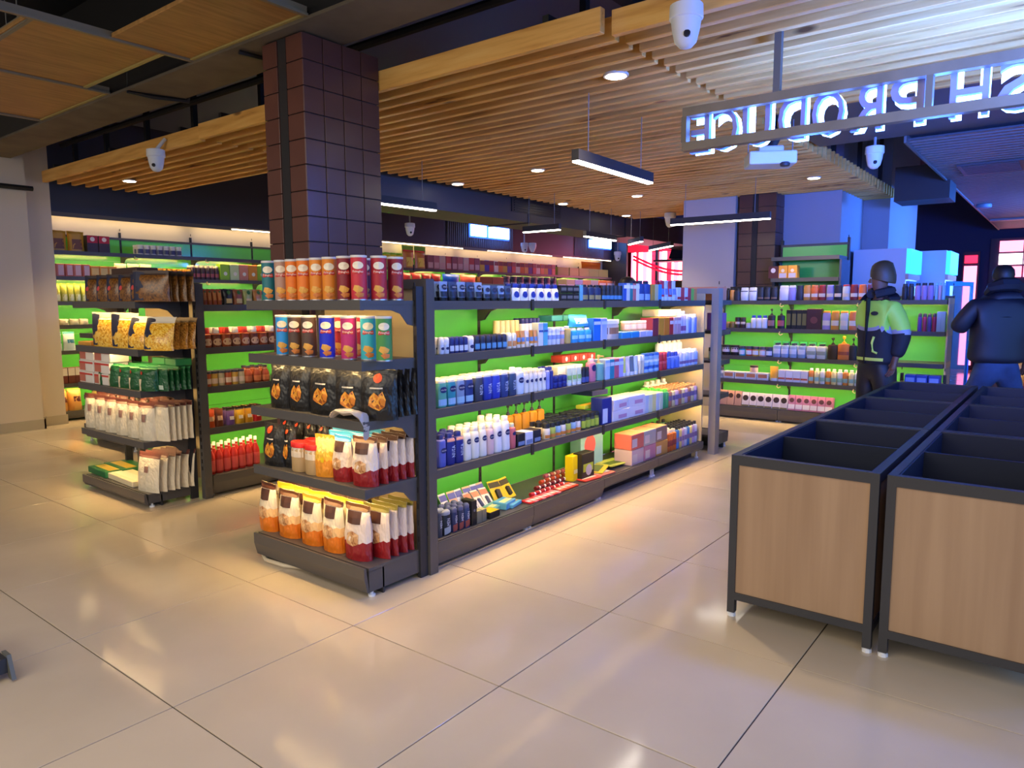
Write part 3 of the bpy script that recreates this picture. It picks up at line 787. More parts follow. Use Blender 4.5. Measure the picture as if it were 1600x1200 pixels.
# ------------------------------------------------------------------ placing runs of products
ITEMS = []
def put(tpl, loc, rz, tilt=0.0, s=(1, 1, 1)):
    name, body, parts = tpl
    o = link(name, body); o.location = loc; o.rotation_euler = (tilt, 0, rz); o.scale = s
    for pn, me in parts: link(pn, me, o)
    return o
ORD = 'first second third fourth fifth sixth seventh eighth ninth tenth eleventh twelfth thirteenth fourteenth fifteenth sixteenth seventeenth eighteenth nineteenth twentieth'.split()
SHELF = {}
def run(key, si, px0, px1, n, kind, c, h, desc, cat, d=None, yo=0.02, rows=1, zo=0.0, jit=0.06, gap=0.95, cols=None, rowgap=1.04, tilt=0.0, turn=0.0, hj=0.0, rowdx=0.0, stagger=0.0, caps=None, **kw):
    """n products between two pixel columns on shelf si of a unit, rows deep"""
    u, loc, rz, zs, depth = UNITS[key]
    z = zs[si]+zo
    if abs(rz) < 0.01:
        a, b = px_x(px0, loc[1]+yo, z)-loc[0], px_x(px1, loc[1]+yo, z)-loc[0]
    else:
        a, b = loc[1]-px_y(px0, loc[0]+yo, z), loc[1]-px_y(px1, loc[0]+yo, z)
    if b < a: a, b = b, a
    pitch = (b-a)/n; wd = pitch*gap
    d = d or wd*0.7
    cl = list(cols or [c])
    if caps:
        m_ = max(len(cl), len(caps))
        tpls = [KINDS[kind](wd, d, h, cl[i % len(cl)], cap=caps[i % len(caps)], **kw) for i in range(m_)]
    else: tpls = [KINDS[kind](wd, d, h, cc, **kw) for cc in cl]
    ca, sa = math.cos(rz), math.sin(rz)
    for r in range(rows):
        for i in range(n):
            lx = a+pitch*(i+0.5)+random.uniform(-1, 1)*pitch*(1-gap)*0.3+r*rowdx; ly = yo+d/2+r*d*rowgap+stagger*i
            t = tpls[i % len(tpls)]
            k = 1+random.uniform(-hj, hj)
            o = put(t, (loc[0]+ca*lx-sa*ly, loc[1]+sa*lx+ca*ly, z+0.001), rz+turn+random.uniform(-jit, jit), tilt, (1, 1, k))
            ds = desc[i % len(desc)] if isinstance(desc, (list, tuple)) else desc
            o['category'] = cat
            ITEMS.append((o, ds, key, si, r+(10 if zo > 0.03 else 0), lx, ly))
    return wd
def finish_labels():
    END = {'LG': 'near end', 'EC': 'pillar end', 'SG': 'near end', 'PC': 'far end', 'WL': 'column end', 'WF': 'near end', 'RW': 'aisle end', 'RT': 'aisle end', 'FE': 'near end', 'TC': 'far end', 'RB': 'aisle end'}
    UN = {'LG': 'toiletries', 'EC': 'crisps', 'SG': 'sauce', 'PC': 'pasta', 'WL': 'wall', 'WF': 'far wall', 'RW': 'shampoo', 'RT': 'tall', 'FE': 'far end', 'TC': 'hidden', 'RB': 'corner'}
    LV = {4: ['fourth', 'third', 'second', 'top', 'bottom'], 6: ['sixth', 'fifth', 'fourth', 'third', 'second', 'top', 'bottom'], 3: ['third', 'second', 'top', 'bottom'], 2: ['lower', 'upper', 'bottom'], 1: ['top', 'bottom']}
    groups = {}
    for it in ITEMS: groups.setdefault((it[1], it[2], it[3]), []).append(it)
    for (ds, key, si), L in groups.items():
        lv = LV[len(UNITS[key][3])-(1 if key not in ('RT', 'RB') else 0)][si]
        sh = f'{lv} {UN[key]} shelf'
        rows = sorted(set(i[4] for i in L))
        for r in rows:
            RL = sorted([i for i in L if i[4] == r], key=lambda i: (round(i[5], 3), i[6]))
            rn = '' if len(rows) == 1 or r == rows[0] else ('upper ' if r >= 10 else ('back row ' if r == rows[-1] and len(rows) == 2 else f'{ORD[rows.index(r)]} row '))
            for k, it in enumerate(RL):
                o = it[0]
                if len(RL) == 1: o['label'] = f'{rn}{ds} on {sh}'
                else:
                    od = ORD[k] if k < 20 else f'{k+1}th'
                    o['label'] = f'{rn}{ds}, {od} from {END[key]}, {sh}'
                if len(L) > 1: o['group'] = f'{ds} items on the {sh}'
# ------------------------------------------------------------------ toiletries gondola
B = NAVYC
# top shelf
LT = (150, 170, 205)
run('LG', 3, 689, 757, 5, 'tube', LT, 0.108, ['silver blue balm tube with navy badge', 'slate balm tube with navy badge'], 'tube', d=0.035, rows=2, cap=(12, 14, 20), badge=((30, 36, 70), 0.72), text='NIVEA', lab=((22, 26, 40), 0.22, 0.5), cols=[LT, (58, 72, 104)])
run('LG', 3, 758, 801, 4, 'tube', LT, 0.092, ['small pale blue balm tube', 'small slate balm tube'], 'tube', d=0.03, rows=2, cap=(12, 14, 20), badge=((30, 36, 70), 0.72), lab=((30, 34, 52), 0.22, 0.45), cols=[(140, 165, 200), (60, 78, 110)])
run('LG', 3, 801, 876, 6, 'bottle', (236, 238, 245), 0.108, 'white lotion bottle with royal blue cap', 'bottle', d=0.045, rows=2, cap=(24, 48, 150), capw=0.6, caph=0.24, taper=0.12, shoulder=0.4, badge=((24, 48, 150), 0.5))
for lv in range(2):
    run('LG', 3, 876, 905, 3, 'box', (20, 21, 26), 0.052, 'small black carton with grey print', 'carton', d=0.06, zo=lv*0.054, lab=((96, 98, 106), 0.3, 0.7))
run('LG', 3, 906, 911, 1, 'box', (90, 160, 200), 0.11, 'thin sky blue carton', 'carton', d=0.04)
run('LG', 3, 911, 941, 3, 'bottle', (28, 40, 84), 0.115, 'navy aftershave bottle with olive label', 'bottle', d=0.05, rows=2, cap=(16, 20, 40), lab=((136, 132, 92), 0.1, 0.42))
run('LG', 3, 943, 974, 5, 'jar', (18, 22, 36), 0.115, ['black cream jar with blue label', 'black cream jar with tan label'], 'jar', d=0.05, rows=2, cap=(18, 22, 34), lab=((60, 120, 180), 0.15, 0.5), lidh=0.3)
run('LG', 3, 974, 999, 5, 'box', (40, 84, 180), 0.135, ['slim blue carton', 'slim lilac carton', 'slim teal carton', 'slim rose carton', 'slim white carton'], 'carton', d=0.05, cols=[(40, 84, 180), (190, 200, 235), (40, 130, 140), (190, 110, 116), (220, 224, 234)], stripe=((235, 238, 245), 0.7, 0.9))
run('LG', 3, 999, 1018, 2, 'bottle', (36, 66, 140), 0.16, 'navy shampoo bottle with pale blue swirl', 'bottle', d=0.06, rows=2, cap=(20, 30, 70), lab=((150, 180, 220), 0.05, 0.4))
run('LG', 3, 1018, 1034, 3, 'box', (190, 150, 60), 0.135, ['slim gold carton', 'slim pale gold carton', 'slim bright blue carton'], 'carton', d=0.05, cols=[(190, 150, 60), (210, 196, 150), (60, 150, 220)])
run('LG', 3, 1034, 1058, 4, 'tube', (214, 60, 74), 0.17, ['tall red toothpaste tube', 'tall white toothpaste tube'], 'tube', d=0.04, rows=2, cap=(230, 230, 235), cols=[(206, 44, 66), (214, 216, 232)], lab=((120, 140, 210), 0.3, 0.6))
run('LG', 3, 1058, 1075, 3, 'box', (226, 226, 236), 0.115, ['white carton with red edge', 'red carton with white edge'], 'carton', d=0.05, cols=[(226, 226, 236), (208, 60, 70)], stripe=((200, 40, 60), 0.1, 0.3))
run('LG', 3, 1075, 1089, 3, 'box', (210, 50, 60), 0.11, ['small red carton', 'small green carton', 'small orange carton'], 'carton', d=0.05, cols=[(200, 44, 66), (130, 190, 60), (226, 140, 60)])
# second shelf
run('LG', 2, 688, 704, 2, 'rollon', (214, 222, 240), 0.092, 'white roll-on deodorant with pale cap', 'deodorant', d=0.034, rows=2, badge=NAVYC)
run('LG', 2, 704, 733, 4, 'rollon', (30, 42, 110), 0.09, 'navy roll-on deodorant', 'deodorant', d=0.03, rows=3, cap=(30, 42, 120), lab=(210, 218, 240))
run('LG', 2, 733, 743, 1, 'rollon', (226, 228, 240), 0.092, 'tall white roll-on deodorant with navy badge', 'deodorant', d=0.034, rows=2, badge=NAVYC)
run('LG', 2, 743, 794, 6, 'rollon', (24, 32, 62), 0.092, ['dark navy roll-on deodorant', 'steel blue roll-on deodorant'], 'deodorant', d=0.032, rows=3, cap=(34, 40, 70), lab=(90, 150, 200), cols=[(26, 36, 76), (40, 58, 96)])
run('LG', 2, 794, 809, 2, 'rollon', (236, 232, 222), 0.096, 'cream roll-on deodorant with copper base', 'deodorant', d=0.036, rows=2, cap=(240, 238, 226), lab=(206, 140, 80))
run('LG', 2, 809, 842, 5, 'tube', (226, 130, 40), 0.105, ['amber sun lotion tube', 'orange sun lotion tube', 'white sun lotion tube'], 'tube', d=0.03, cap=(236, 226, 210), cols=[(220, 140, 36), (232, 160, 90), (236, 228, 222)], lab=((90, 130, 190), 0.35, 0.6))
run('LG', 2, 776, 814, 5, 'bottle', (218, 160, 60), 0.165, 'amber oil bottle with cream cap', 'bottle', d=0.045, yo=0.22, cap=(240, 226, 160), capw=0.9, caph=0.62)
run('LG', 2, 816, 846, 5, 'bottle', (236, 236, 240), 0.175, 'white spray bottle with navy cap', 'bottle', d=0.045, yo=0.2, rows=2, cap=(30, 40, 120), capw=0.8, caph=0.2)
run('LG', 2, 842, 856, 2, 'box', (214, 222, 240), 0.15, ['tall pale blue carton', 'tall turquoise carton'], 'carton', d=0.06, cols=[(206, 216, 240), (90, 180, 210)], stripe=((50, 80, 160), 0.6, 0.68))
run('LG', 2, 857, 884, 4, 'jar', (236, 238, 246), 0.115, ['white face cream jar', 'pink face cream jar'], 'jar', d=0.06, cap=(226, 230, 246), cols=[(236, 238, 246), (236, 238, 246), (236, 238, 246), (236, 190, 180)], lab=((140, 160, 220), 0.4, 0.7), lidh=0.2)
run('LG', 2, 885, 894, 1, 'bottle', (190, 170, 100), 0.12, 'olive toner bottle with white cap', 'bottle', d=0.05)
run('LG', 2, 895, 927, 3, 'bottle', (40, 150, 220), 0.10, 'bright blue cleanser bottle', 'bottle', d=0.06, rows=2, cap=(230, 240, 250), lab=((150, 210, 240), 0.3, 0.6))
run('LG', 2, 862, 897, 2, 'flat', (60, 150, 160), 0.04, 'teal wipes pack', 'wipes pack', d=0.12, yo=0.16, zo=0.15, band=(170, 220, 216))
run('LG', 2, 896, 927, 1, 'bag', (50, 170, 210), 0.085, 'cyan cotton pad pouch', 'pouch', d=0.1, yo=0.05, zo=0.108, lab=((190, 230, 236), 0.25, 0.7, -0.7, 0.7))
run('LG', 2, 928, 949, 2, 'box', (30, 110, 210), 0.165, ['tall bright blue carton on end', 'tall lavender carton'], 'carton', d=0.09, cols=[(28, 110, 214), (176, 190, 232)], stripe=((230, 236, 250), 0.72, 0.86))
run('LG', 2, 950, 973, 1, 'jar', (210, 196, 188), 0.15, 'large beige cream tub with white lid', 'jar', d=0.1, cap=(246, 244, 238), lab=((150, 110, 90), 0.35, 0.75), lidh=0.2)
run('LG', 2, 971, 1000, 2, 'flat', (40, 140, 210), 0.05, 'blue and white flat carton', 'carton', d=0.14, band=(236, 240, 248))
run('LG', 2, 1000, 1020, 2, 'flat', (190, 190, 226), 0.05, 'lavender flat carton', 'carton', d=0.14, band=(230, 230, 244))
run('LG', 2, 979, 1016, 4, 'jar', (236, 186, 146), 0.075, 'peach cream jar with ivory lid', 'jar', d=0.08, yo=0.08, zo=0.055, cap=(250, 236, 214), lab=((246, 220, 190), 0.2, 0.8), lidh=0.2)
run('LG', 2, 1020, 1046, 3, 'box', (140, 40, 60), 0.15, ['maroon carton', 'orange carton', 'yellow carton'], 'carton', d=0.12, cols=[(140, 44, 66), (232, 150, 40), (236, 130, 30)])
run('LG', 2, 1046, 1064, 3, 'box', (206, 40, 50), 0.15, ['red carton', 'pale rose carton', 'rose carton'], 'carton', d=0.12, cols=[(200, 40, 50), (226, 180, 184), (210, 160, 176)], stripe=((246, 226, 226), 0.6, 0.8))
run('LG', 2, 1064, 1073, 2, 'bottle', (216, 200, 222), 0.2, 'white bottle with violet hearts', 'bottle', d=0.06, cap=(190, 200, 236), lab=((160, 80, 140), 0.15, 0.4))
run('LG', 2, 1073, 1090, 4, 'bottle', (226, 226, 236), 0.17, ['white mouthwash bottle', 'blue mouthwash bottle'], 'bottle', d=0.05, cols=[(226, 226, 236), (120, 140, 210)], cap=(230, 232, 244))
run('LG', 2, 1030, 1064, 1, 'box', (248, 232, 190), 0.06, 'long cream carton lying on top', 'carton', d=0.16, yo=0.1, zo=0.155)
# third shelf
gel = [((90, 170, 150), 'lime'), ((40, 140, 160), 'teal'), ((126, 150, 186), 'grey blue'), ((30, 52, 124), 'navy'), ((54, 62, 84), 'charcoal'), ((34, 56, 170), 'royal blue'), ((40, 60, 190), 'bright blue'), ((44, 66, 130), 'dark blue'), ((52, 72, 110), 'slate')]
run('LG', 1, 686, 742, 4, 'bottle', gel[0][0], 0.152, [q[1]+' shower gel bottle with pale cap' for q in gel[:4]], 'bottle', d=0.05, rows=3, cap=(236, 232, 206), capw=0.9, caph=0.1, shoulder=0.05, p=0.65, badge=(B, 0.72), text='NIVEA', lab=((150, 190, 220), 0.08, 0.34), cols=[q[0] for q in gel[:4]])
run('LG', 1, 743, 809, 5, 'bottle', gel[4][0], 0.155, [q[1]+' shower gel bottle with pale cap' for q in gel[4:]], 'bottle', d=0.05, rows=3, cap=(226, 224, 214), capw=0.9, caph=0.1, shoulder=0.05, p=0.65, vert='NIVEA', cols=[q[0] for q in gel[4:]])
run('LG', 1, 809, 821, 1, 'bottle', (228, 234, 248), 0.17, 'tall white bottle with navy badge', 'bottle', d=0.05, rows=2, badge=(B, 0.62), text='NIVEA', cap=(240, 240, 250))
run('LG', 1, 821, 855, 5, 'bottle', (236, 232, 226), 0.145, 'cream milk bottle with small badge', 'bottle', d=0.05, rows=3, cap=(238, 230, 204), badge=(B, 0.62), capw=0.75, taper=0.05)
run('LG', 1, 855, 866, 2, 'bottle', (130, 140, 220), 0.15, ['lilac lotion bottle', 'deep blue lotion bottle'], 'bottle', d=0.05, rows=2, cols=[(140, 150, 224), (28, 44, 140)], cap=(40, 56, 150))
for lv in range(2):
    run('LG', 1, 866, 888, 3, 'jar', (20, 32, 120), 0.04, 'flat navy cream tin', 'tin', d=0.06, zo=lv*0.041, cap=(24, 40, 140), lidh=0.4)
run('LG', 1, 871, 911, 3, 'box', (248, 244, 222), 0.13, 'ivory soap multipack carton', 'carton', d=0.12, yo=0.1, lab=((226, 236, 200), 0.1, 0.45))
run('LG', 1, 878, 931, 4, 'box', (214, 70, 60), 0.05, 'red carton with white emblem', 'carton', d=0.1, yo=0.2, zo=0.14, disc=((236, 232, 240), 0, 0.5, 0.3))
run('LG', 1, 888, 911, 3, 'tube', (206, 226, 206), 0.12, 'pale green hand cream tube', 'tube', d=0.03, cap=(240, 244, 240), lab=((130, 180, 110), 0.35, 0.6))
run('LG', 1, 911, 922, 2, 'jar', (24, 30, 52), 0.115, 'black grooming tin with blue label', 'tin', d=0.05, lab=((60, 80, 160), 0.1, 0.5), lidh=0.2)
run('LG', 1, 922, 934, 1, 'bottle', (226, 130, 150), 0.17, 'pink body lotion bottle', 'bottle', d=0.06, badge=(B, 0.7), cap=(240, 200, 206))
run('LG', 1, 934, 946, 1, 'pump', (120, 180, 170), 0.19, 'aqua hand soap pump bottle', 'pump bottle', d=0.06, cap=(220, 190, 120))
run('LG', 1, 946, 974, 4, 'box', (150, 180, 230), 0.15, ['pale blue carton', 'teal carton', 'rose red carton', 'lilac carton'], 'carton', d=0.06, rows=2, cols=[(170, 196, 236), (40, 140, 170), (190, 90, 120), (176, 170, 232)], stripe=((226, 232, 244), 0.66, 0.84))
run('LG', 1, 974, 999, 4, 'tube', (200, 210, 110), 0.15, ['lime cream tube', 'pale cream tube', 'slate cream tube', 'white cream tube'], 'tube', d=0.04, rows=2, cols=[(196, 206, 110), (206, 206, 236), (90, 110, 140), (180, 206, 240)], cap=(226, 230, 240))
run('LG', 1, 999, 1008, 2, 'jar', (214, 206, 190), 0.15, 'stone grey jar', 'jar', d=0.05, cap=(236, 232, 220))
for lv in range(3):
    run('LG', 1, 1008, 1032, 3, 'jar', (150, 190, 236), 0.052, 'stacked pale blue jar', 'jar', d=0.06, zo=lv*0.053, cap=(236, 240, 246) if lv % 2 else (40, 90, 180), lidh=0.4)
for lv in range(2):
    run('LG', 1, 1032, 1044, 2, 'jar', (206, 40, 56), 0.075, 'red styling gel tub', 'tub', d=0.06, zo=lv*0.076, cap=(226, 80, 90), lidh=0.25)
run('LG', 1, 1044, 1063, 3, 'bottle', (90, 120, 220), 0.14, 'cornflower blue bottle', 'bottle', d=0.06, rows=2, cap=(40, 70, 190), capw=0.5, caph=0.25)
run('LG', 1, 1063, 1091, 6, 'bottle', (206, 210, 240), 0.15, ['pale lavender bottle', 'white bottle with red mark', 'pale blue bottle'], 'bottle', d=0.05, rows=2, cols=[(200, 204, 238), (230, 226, 240), (170, 190, 238)], lab=((150, 110, 160), 0.2, 0.4), cap=(236, 236, 244))
run('LG', 1, 1030, 1074, 6, 'bottle', (250, 246, 226), 0.26, 'tall white bottle', 'bottle', d=0.06, yo=0.2, cap=(252, 246, 222), capw=0.5, caph=0.2)
# fourth shelf
run('LG', 0, 687, 700, 1, 'bottle', (96, 104, 190), 0.182, 'violet blue body lotion bottle', 'bottle', d=0.055, rows=3, cap=(30, 40, 110), badge=(B, 0.6), text='NIVEA', p=0.65)
run('LG', 0, 700, 727, 2, 'bottle', (24, 36, 128), 0.182, 'navy body lotion bottle with copper tab', 'bottle', d=0.055, rows=3, cap=(28, 40, 120), vert='NIVEA', lab=((210, 150, 130), 0.86, 0.97), p=0.65)
run('LG', 0, 727, 764, 3, 'bottle', (238, 234, 224), 0.19, 'white body lotion bottle with navy badge', 'bottle', d=0.055, rows=3, badge=(B, 0.68), text='NIVEA', cap=(226, 222, 210), taper=0.1, capw=0.7)
run('LG', 0, 764, 775, 1, 'bottle', (232, 196, 196), 0.185, 'blush body lotion bottle with navy badge', 'bottle', d=0.055, rows=3, badge=(B, 0.68), text='NIVEA', cap=(236, 226, 220), taper=0.08)
run('LG', 0, 775, 800, 2, 'bottle', (238, 238, 240), 0.215, 'large white lotion bottle with navy badge', 'bottle', d=0.06, rows=3, badge=(B, 0.62), text='NIVEA', cap=(238, 234, 226), taper=0.12, capw=0.6)
run('LG', 0, 800, 808, 1, 'bottle', (214, 110, 116), 0.16, 'rose pink lotion bottle', 'bottle', d=0.05, cap=(230, 226, 190), badge=(B, 0.7))
run('LG', 0, 808, 846, 3, 'box', (26, 28, 42), 0.085, ['black cream carton', 'white faced cream carton', 'dark slate cream carton'], 'carton', d=0.09, cols=[(24, 26, 38), (214, 220, 240), (30, 34, 52)], lab=((120, 140, 180), 0.1, 0.4))
run('LG', 0, 792, 853, 5, 'pump', (196, 132, 20), 0.26, 'amber oil bottle with black and white pump', 'pump bottle', d=0.05, yo=0.16, p=0.6, cap=(60, 60, 64))
run('LG', 0, 854, 910, 7, 'jar', (230, 226, 214), 0.105, ['white and orange supplement jar', 'lime and red supplement jar', 'pale blue supplement jar'], 'jar', d=0.055, rows=5, cap=(24, 28, 40), lidh=0.3, lab=((220, 140, 60), 0.1, 0.4), cols=[(232, 228, 220), (180, 200, 90), (150, 190, 226)], lidw=0.9, rowgap=1.1)
run('LG', 0, 911, 938, 4, 'jar', (44, 48, 54), 0.11, ['dark supplement jar with lime label', 'olive supplement jar'], 'jar', d=0.055, rows=4, cap=(24, 28, 34), lidh=0.22, cols=[(60, 64, 60), (110, 124, 50)], lab=((176, 200, 70), 0.15, 0.75))
run('LG', 0, 913, 938, 4, 'flat', (176, 190, 60), 0.03, 'lime carton lying on the jars', 'carton', d=0.08, yo=0.14, zo=0.112, band=(236, 170, 40))
run('LG', 0, 940, 956, 1, 'box', (30, 46, 140), 0.2, 'navy and white tall carton', 'carton', d=0.1, lab=((214, 226, 246), 0.05, 0.6, -0.9, 0.1), top=(24, 30, 84))
run('LG', 0, 926, 950, 1, 'flat', (24, 32, 90), 0.04, 'long navy carton lying across', 'carton', d=0.2, yo=0.14, zo=0.2)
for lv in range(2):
    run('LG', 0, 957, 1008, 2, 'box', (230, 226, 240), 0.085, 'lavender white soap carton', 'carton', d=0.16, zo=lv*0.086, top=(250, 240, 216), lab=((196, 150, 190), 0.2, 0.55, -0.3, 0.7))
run('LG', 0, 1008, 1036, 5, 'box', (214, 222, 236), 0.15, ['pale blue carton', 'cream carton', 'yellow carton'], 'carton', d=0.07, rows=3, cols=[(206, 216, 236), (226, 232, 206), (236, 226, 150)], top=(250, 246, 214))
run('LG', 0, 1036, 1046, 2, 'bottle', (70, 170, 110), 0.165, 'green herbal bottle with bright cap', 'bottle', d=0.06, rows=4, cap=(110, 230, 80))
run('LG', 0, 1046, 1090, 9, 'bottle', (200, 150, 120), 0.16, ['tawny body wash bottle', 'cream body wash bottle', 'pink body wash bottle'], 'bottle', d=0.055, rows=4, cols=[(180, 120, 96), (232, 214, 160), (214, 180, 206)], cap=(206, 150, 90), lab=((120, 100, 150), 0.4, 0.7))
run('LG', 0, 1010, 1044, 4, 'bottle', (246, 244, 226), 0.2, 'ivory bottle with round cap', 'bottle', d=0.06, yo=0.26, cap=(250, 240, 210))
# bottom shelf
run('LG', 4, 685, 694, 1, 'spray', (60, 64, 76), 0.145, 'grey deodorant spray can', 'spray can', d=0.045, rows=3, vert='MEN')
run('LG', 4, 694, 708, 1, 'spray', (16, 18, 26), 0.145, 'black deodorant spray can with silver stripes', 'spray can', d=0.045, rows=3, stripe=(170, 176, 180), vert='MEN', cap=(150, 156, 170))
run('LG', 4, 708, 737, 3, 'spray', (28, 38, 80), 0.145, ['navy deodorant spray can with silver stripes', 'navy deodorant spray can with red base', 'navy deodorant spray can with cyan base'], 'spray can', d=0.045, rows=3, stripe=(150, 70, 60), vert='MEN', cols=[(28, 38, 84), (30, 40, 74), (30, 52, 104)], cap=(70, 80, 120))
run('LG', 4, 738, 746, 1, 'box', (22, 22, 26), 0.15, 'tall black carton beside the spray cans', 'carton', d=0.09, disc=((110, 110, 116), 0, 0.6, 0.4))
run('LG', 4, 746, 761, 2, 'box', (120, 116, 96), 0.075, 'small drab grey carton', 'carton', d=0.05, top=(206, 200, 140))
run('LG', 4, 765, 782, 1, 'box', (30, 30, 30), 0.04, 'black and yellow flat carton', 'carton', d=0.09, top=(236, 190, 20))
run('LG', 4, 768, 794, 1, 'flat', (110, 180, 170), 0.03, 'mint flat sachet box', 'carton', d=0.09, yo=0.10, band=(240, 226, 160), turn=0.2)
run('LG', 4, 786, 808, 1, 'flat', (100, 180, 220), 0.045, 'sky blue flat sachet box', 'carton', d=0.10, yo=0.07, band=(240, 232, 170), turn=0.2)
run('LG', 4, 796, 818, 1, 'flat', (96, 180, 216), 0.026, 'thin blue sachet box', 'carton', d=0.10, yo=0.06, band=(230, 180, 120), turn=0.25)
run('LG', 4, 700, 770, 6, 'card', (232, 230, 228), 0.15, ['white razor card with navy dot', 'orange and white razor card'], 'blister card', d=0.03, yo=0.24, cols=[(228, 230, 240), (236, 190, 160)], item=(120, 140, 180), band=(90, 100, 190), tilt=-0.5, jit=0.12)
run('LG', 4, 744, 776, 3, 'card', (238, 232, 226), 0.15, 'white razor card leaning forward', 'blister card', d=0.03, yo=0.17, item=(60, 70, 110), band=(214, 140, 110), tilt=-0.8, jit=0.2)
run('LG', 4, 778, 812, 2, 'card', (226, 196, 20), 0.15, 'yellow and black razor card', 'blister card', d=0.04, yo=0.2, item=(24, 24, 22), band=(40, 38, 20), tilt=-0.6, jit=0.15)
for r in range(4):
    run('LG', 4, 832+7*r, 884+9*r, 7, 'vial', ((196, 30, 40), (120, 20, 30), (214, 80, 40), (206, 100, 120))[r], 0.04, f'{("scarlet", "dark cherry", "coral", "rose")[r]} nail polish bottle lying flat', 'nail polish', d=0.032, yo=0.10+0.075*r, jit=0.12, cols=[((196, 30, 40), (120, 20, 30), (214, 80, 40), (206, 100, 120))[r]])
run('LG', 4, 830, 878, 8, 'flat', (206, 40, 50), 0.012, ['red lip balm card', 'pink lip balm card'], 'blister card', d=0.09, yo=0.01, cols=[(206, 36, 44), (232, 120, 130)], band=(246, 220, 220), jit=0.2, name='blister_card')
run('LG', 4, 878, 905, 4, 'flat', (214, 70, 40), 0.014, 'orange red lip balm card', 'blister card', d=0.1, yo=0.02, band=(246, 214, 206), jit=0.2, name='blister_card')
run('LG', 4, 894, 910, 1, 'box', (240, 214, 20), 0.19, 'bright yellow hair colour carton', 'carton', d=0.07, yo=0.12, lab=((250, 240, 180), 0.3, 0.45))
run('LG', 4, 909, 929, 1, 'box', (36, 36, 34), 0.2, 'black and lime hair clipper carton', 'carton', d=0.08, yo=0.08, disc=((206, 206, 200), 0.1, 0.35, 0.5), lab=((190, 210, 60), 0.3, 0.6))
run('LG', 4, 906, 942, 1, 'box', (140, 190, 200), 0.27, 'large mint and pink gift carton', 'carton', d=0.1, yo=0.25, disc=((226, 96, 100), -0.2, 0.7, 0.5), top=(206, 226, 206))
run('LG', 4, 918, 962, 2, 'flat', (206, 60, 50), 0.012, ['red magazine lying flat', 'orange magazine lying flat'], 'magazine', d=0.2, yo=0.02, cols=[(210, 70, 60), (226, 130, 110)], band=(246, 226, 216), jit=0.3, name='magazine')
run('LG', 4, 930, 985, 2, 'flat', (232, 206, 50), 0.012, ['yellow magazine lying flat', 'lime magazine lying flat'], 'magazine', d=0.18, yo=0.08, zo=0.014, cols=[(236, 214, 60), (206, 214, 90)], band=(96, 120, 40), jit=0.35, name='magazine')
for lv in range(2):
    run('LG', 4, 986, 1043, 3, 'box', ((226, 170, 160), (222, 150, 150))[lv], 0.125, [['pink and cream tea carton', 'mauve tea carton', 'amber tea carton'], ['cream and coral tea carton', 'grey mist tea carton', 'taupe tea carton']][lv], 'carton', d=0.16, yo=0.02, zo=lv*0.127, cols=[[(226, 196, 190), (206, 140, 160), (214, 160, 80)], [(232, 120, 100), (190, 186, 180), (150, 126, 116)]][lv], lab=((236, 220, 206), 0.15, 0.7, -0.9, -0.1), top=(226, 150, 110))
run('LG', 4, 1043, 1058, 3, 'bottle', (214, 110, 40), 0.19, 'orange shower bottle', 'bottle', d=0.06, rows=2, cap=(240, 226, 206), lab=((140, 60, 60), 0.3, 0.6))
run('LG', 4, 1058, 1090, 8, 'bottle', (100, 150, 210), 0.2, ['blue shower bottle', 'yellow shower bottle', 'lilac shower bottle', 'white shower bottle'], 'bottle', d=0.05, rows=4, cap=(40, 40, 46), cols=[(80, 140, 210), (236, 222, 140), (206, 176, 210), (214, 220, 240)], lab=((140, 120, 170), 0.35, 0.6), capw=0.5)
run('LG', 4, 1010, 1044, 4, 'bottle', (110, 190, 150), 0.22, 'pale green bottle with black cap', 'bottle', d=0.06, yo=0.24, cap=(30, 30, 34), capw=0.4)

# ------------------------------------------------------------------ crisps end display
CH_ = [((26, 110, 118), 'teal'), ((176, 136, 116), 'beige'), ((232, 118, 24), 'orange'), ((234, 122, 30), 'orange'), ((226, 134, 30), 'amber'), ((222, 130, 30), 'amber'), ((130, 26, 40), 'dark red'), ((196, 40, 56), 'bright red')]
def can_row(si, pxs, cols, names, yo, turns=None, w=0.078, h=0.219):
    u, loc, rz, zs, depth = UNITS['EC']
    for k, (px, c) in enumerate(zip(pxs, cols)):
        y = px_y(px, loc[0]+yo+w/2, zs[si]+0.1)
        tp = k_can(w, w, h, c)
        o = put(tp, (loc[0]+yo+w/2, y, zs[si]+0.001), rz+0.75+(turns[k] if turns else 0))
        o['category'] = 'crisps can'
        ITEMS.append((o, f'{names[k]} crisps can', 'EC', si, 0, loc[1]-y, yo))
can_row(3, [421, 441, 458, 476, 496, 516, 539, 561], [c[0] for c in CH_], [c[1] for c in CH_], 0.012)
can_row(3, [592], [(176, 34, 44)], ['crimson'], 0.105, [0.1])
can_row(3, [618], [(150, 26, 40)], ['ruby'], 0.215, [0.3])
can_row(3, [520, 545, 571], [(150, 30, 40), (160, 34, 44), (110, 24, 44)], ['wine', 'wine', 'wine'], 0.195)
can_row(2, [443, 462, 483, 511, 545], [(40, 150, 226), (84, 62, 52), (84, 62, 52), (20, 40, 200), (190, 40, 110)], ['sky blue', 'brown', 'brown', 'royal blue', 'magenta'], 0.012)
can_row(2, [576, 600], [(50, 170, 186), (70, 140, 70)], ['turquoise', 'leaf green'], 0.05, [0.05, 0.1])
can_row(2, [531, 560], [(170, 34, 50), (190, 40, 54)], ['cherry', 'cherry'], 0.15)
CHIP = speckled((206, 120, 30), (236, 160, 50), (150, 76, 20), 5.0)
CHIPS = [(-0.5, .30), (-0.46, .46), (-0.2, .56), (0.05, .5), (0.3, .58), (0.5, .42), (0.42, .28), (0.1, .2), (-0.2, .24)]
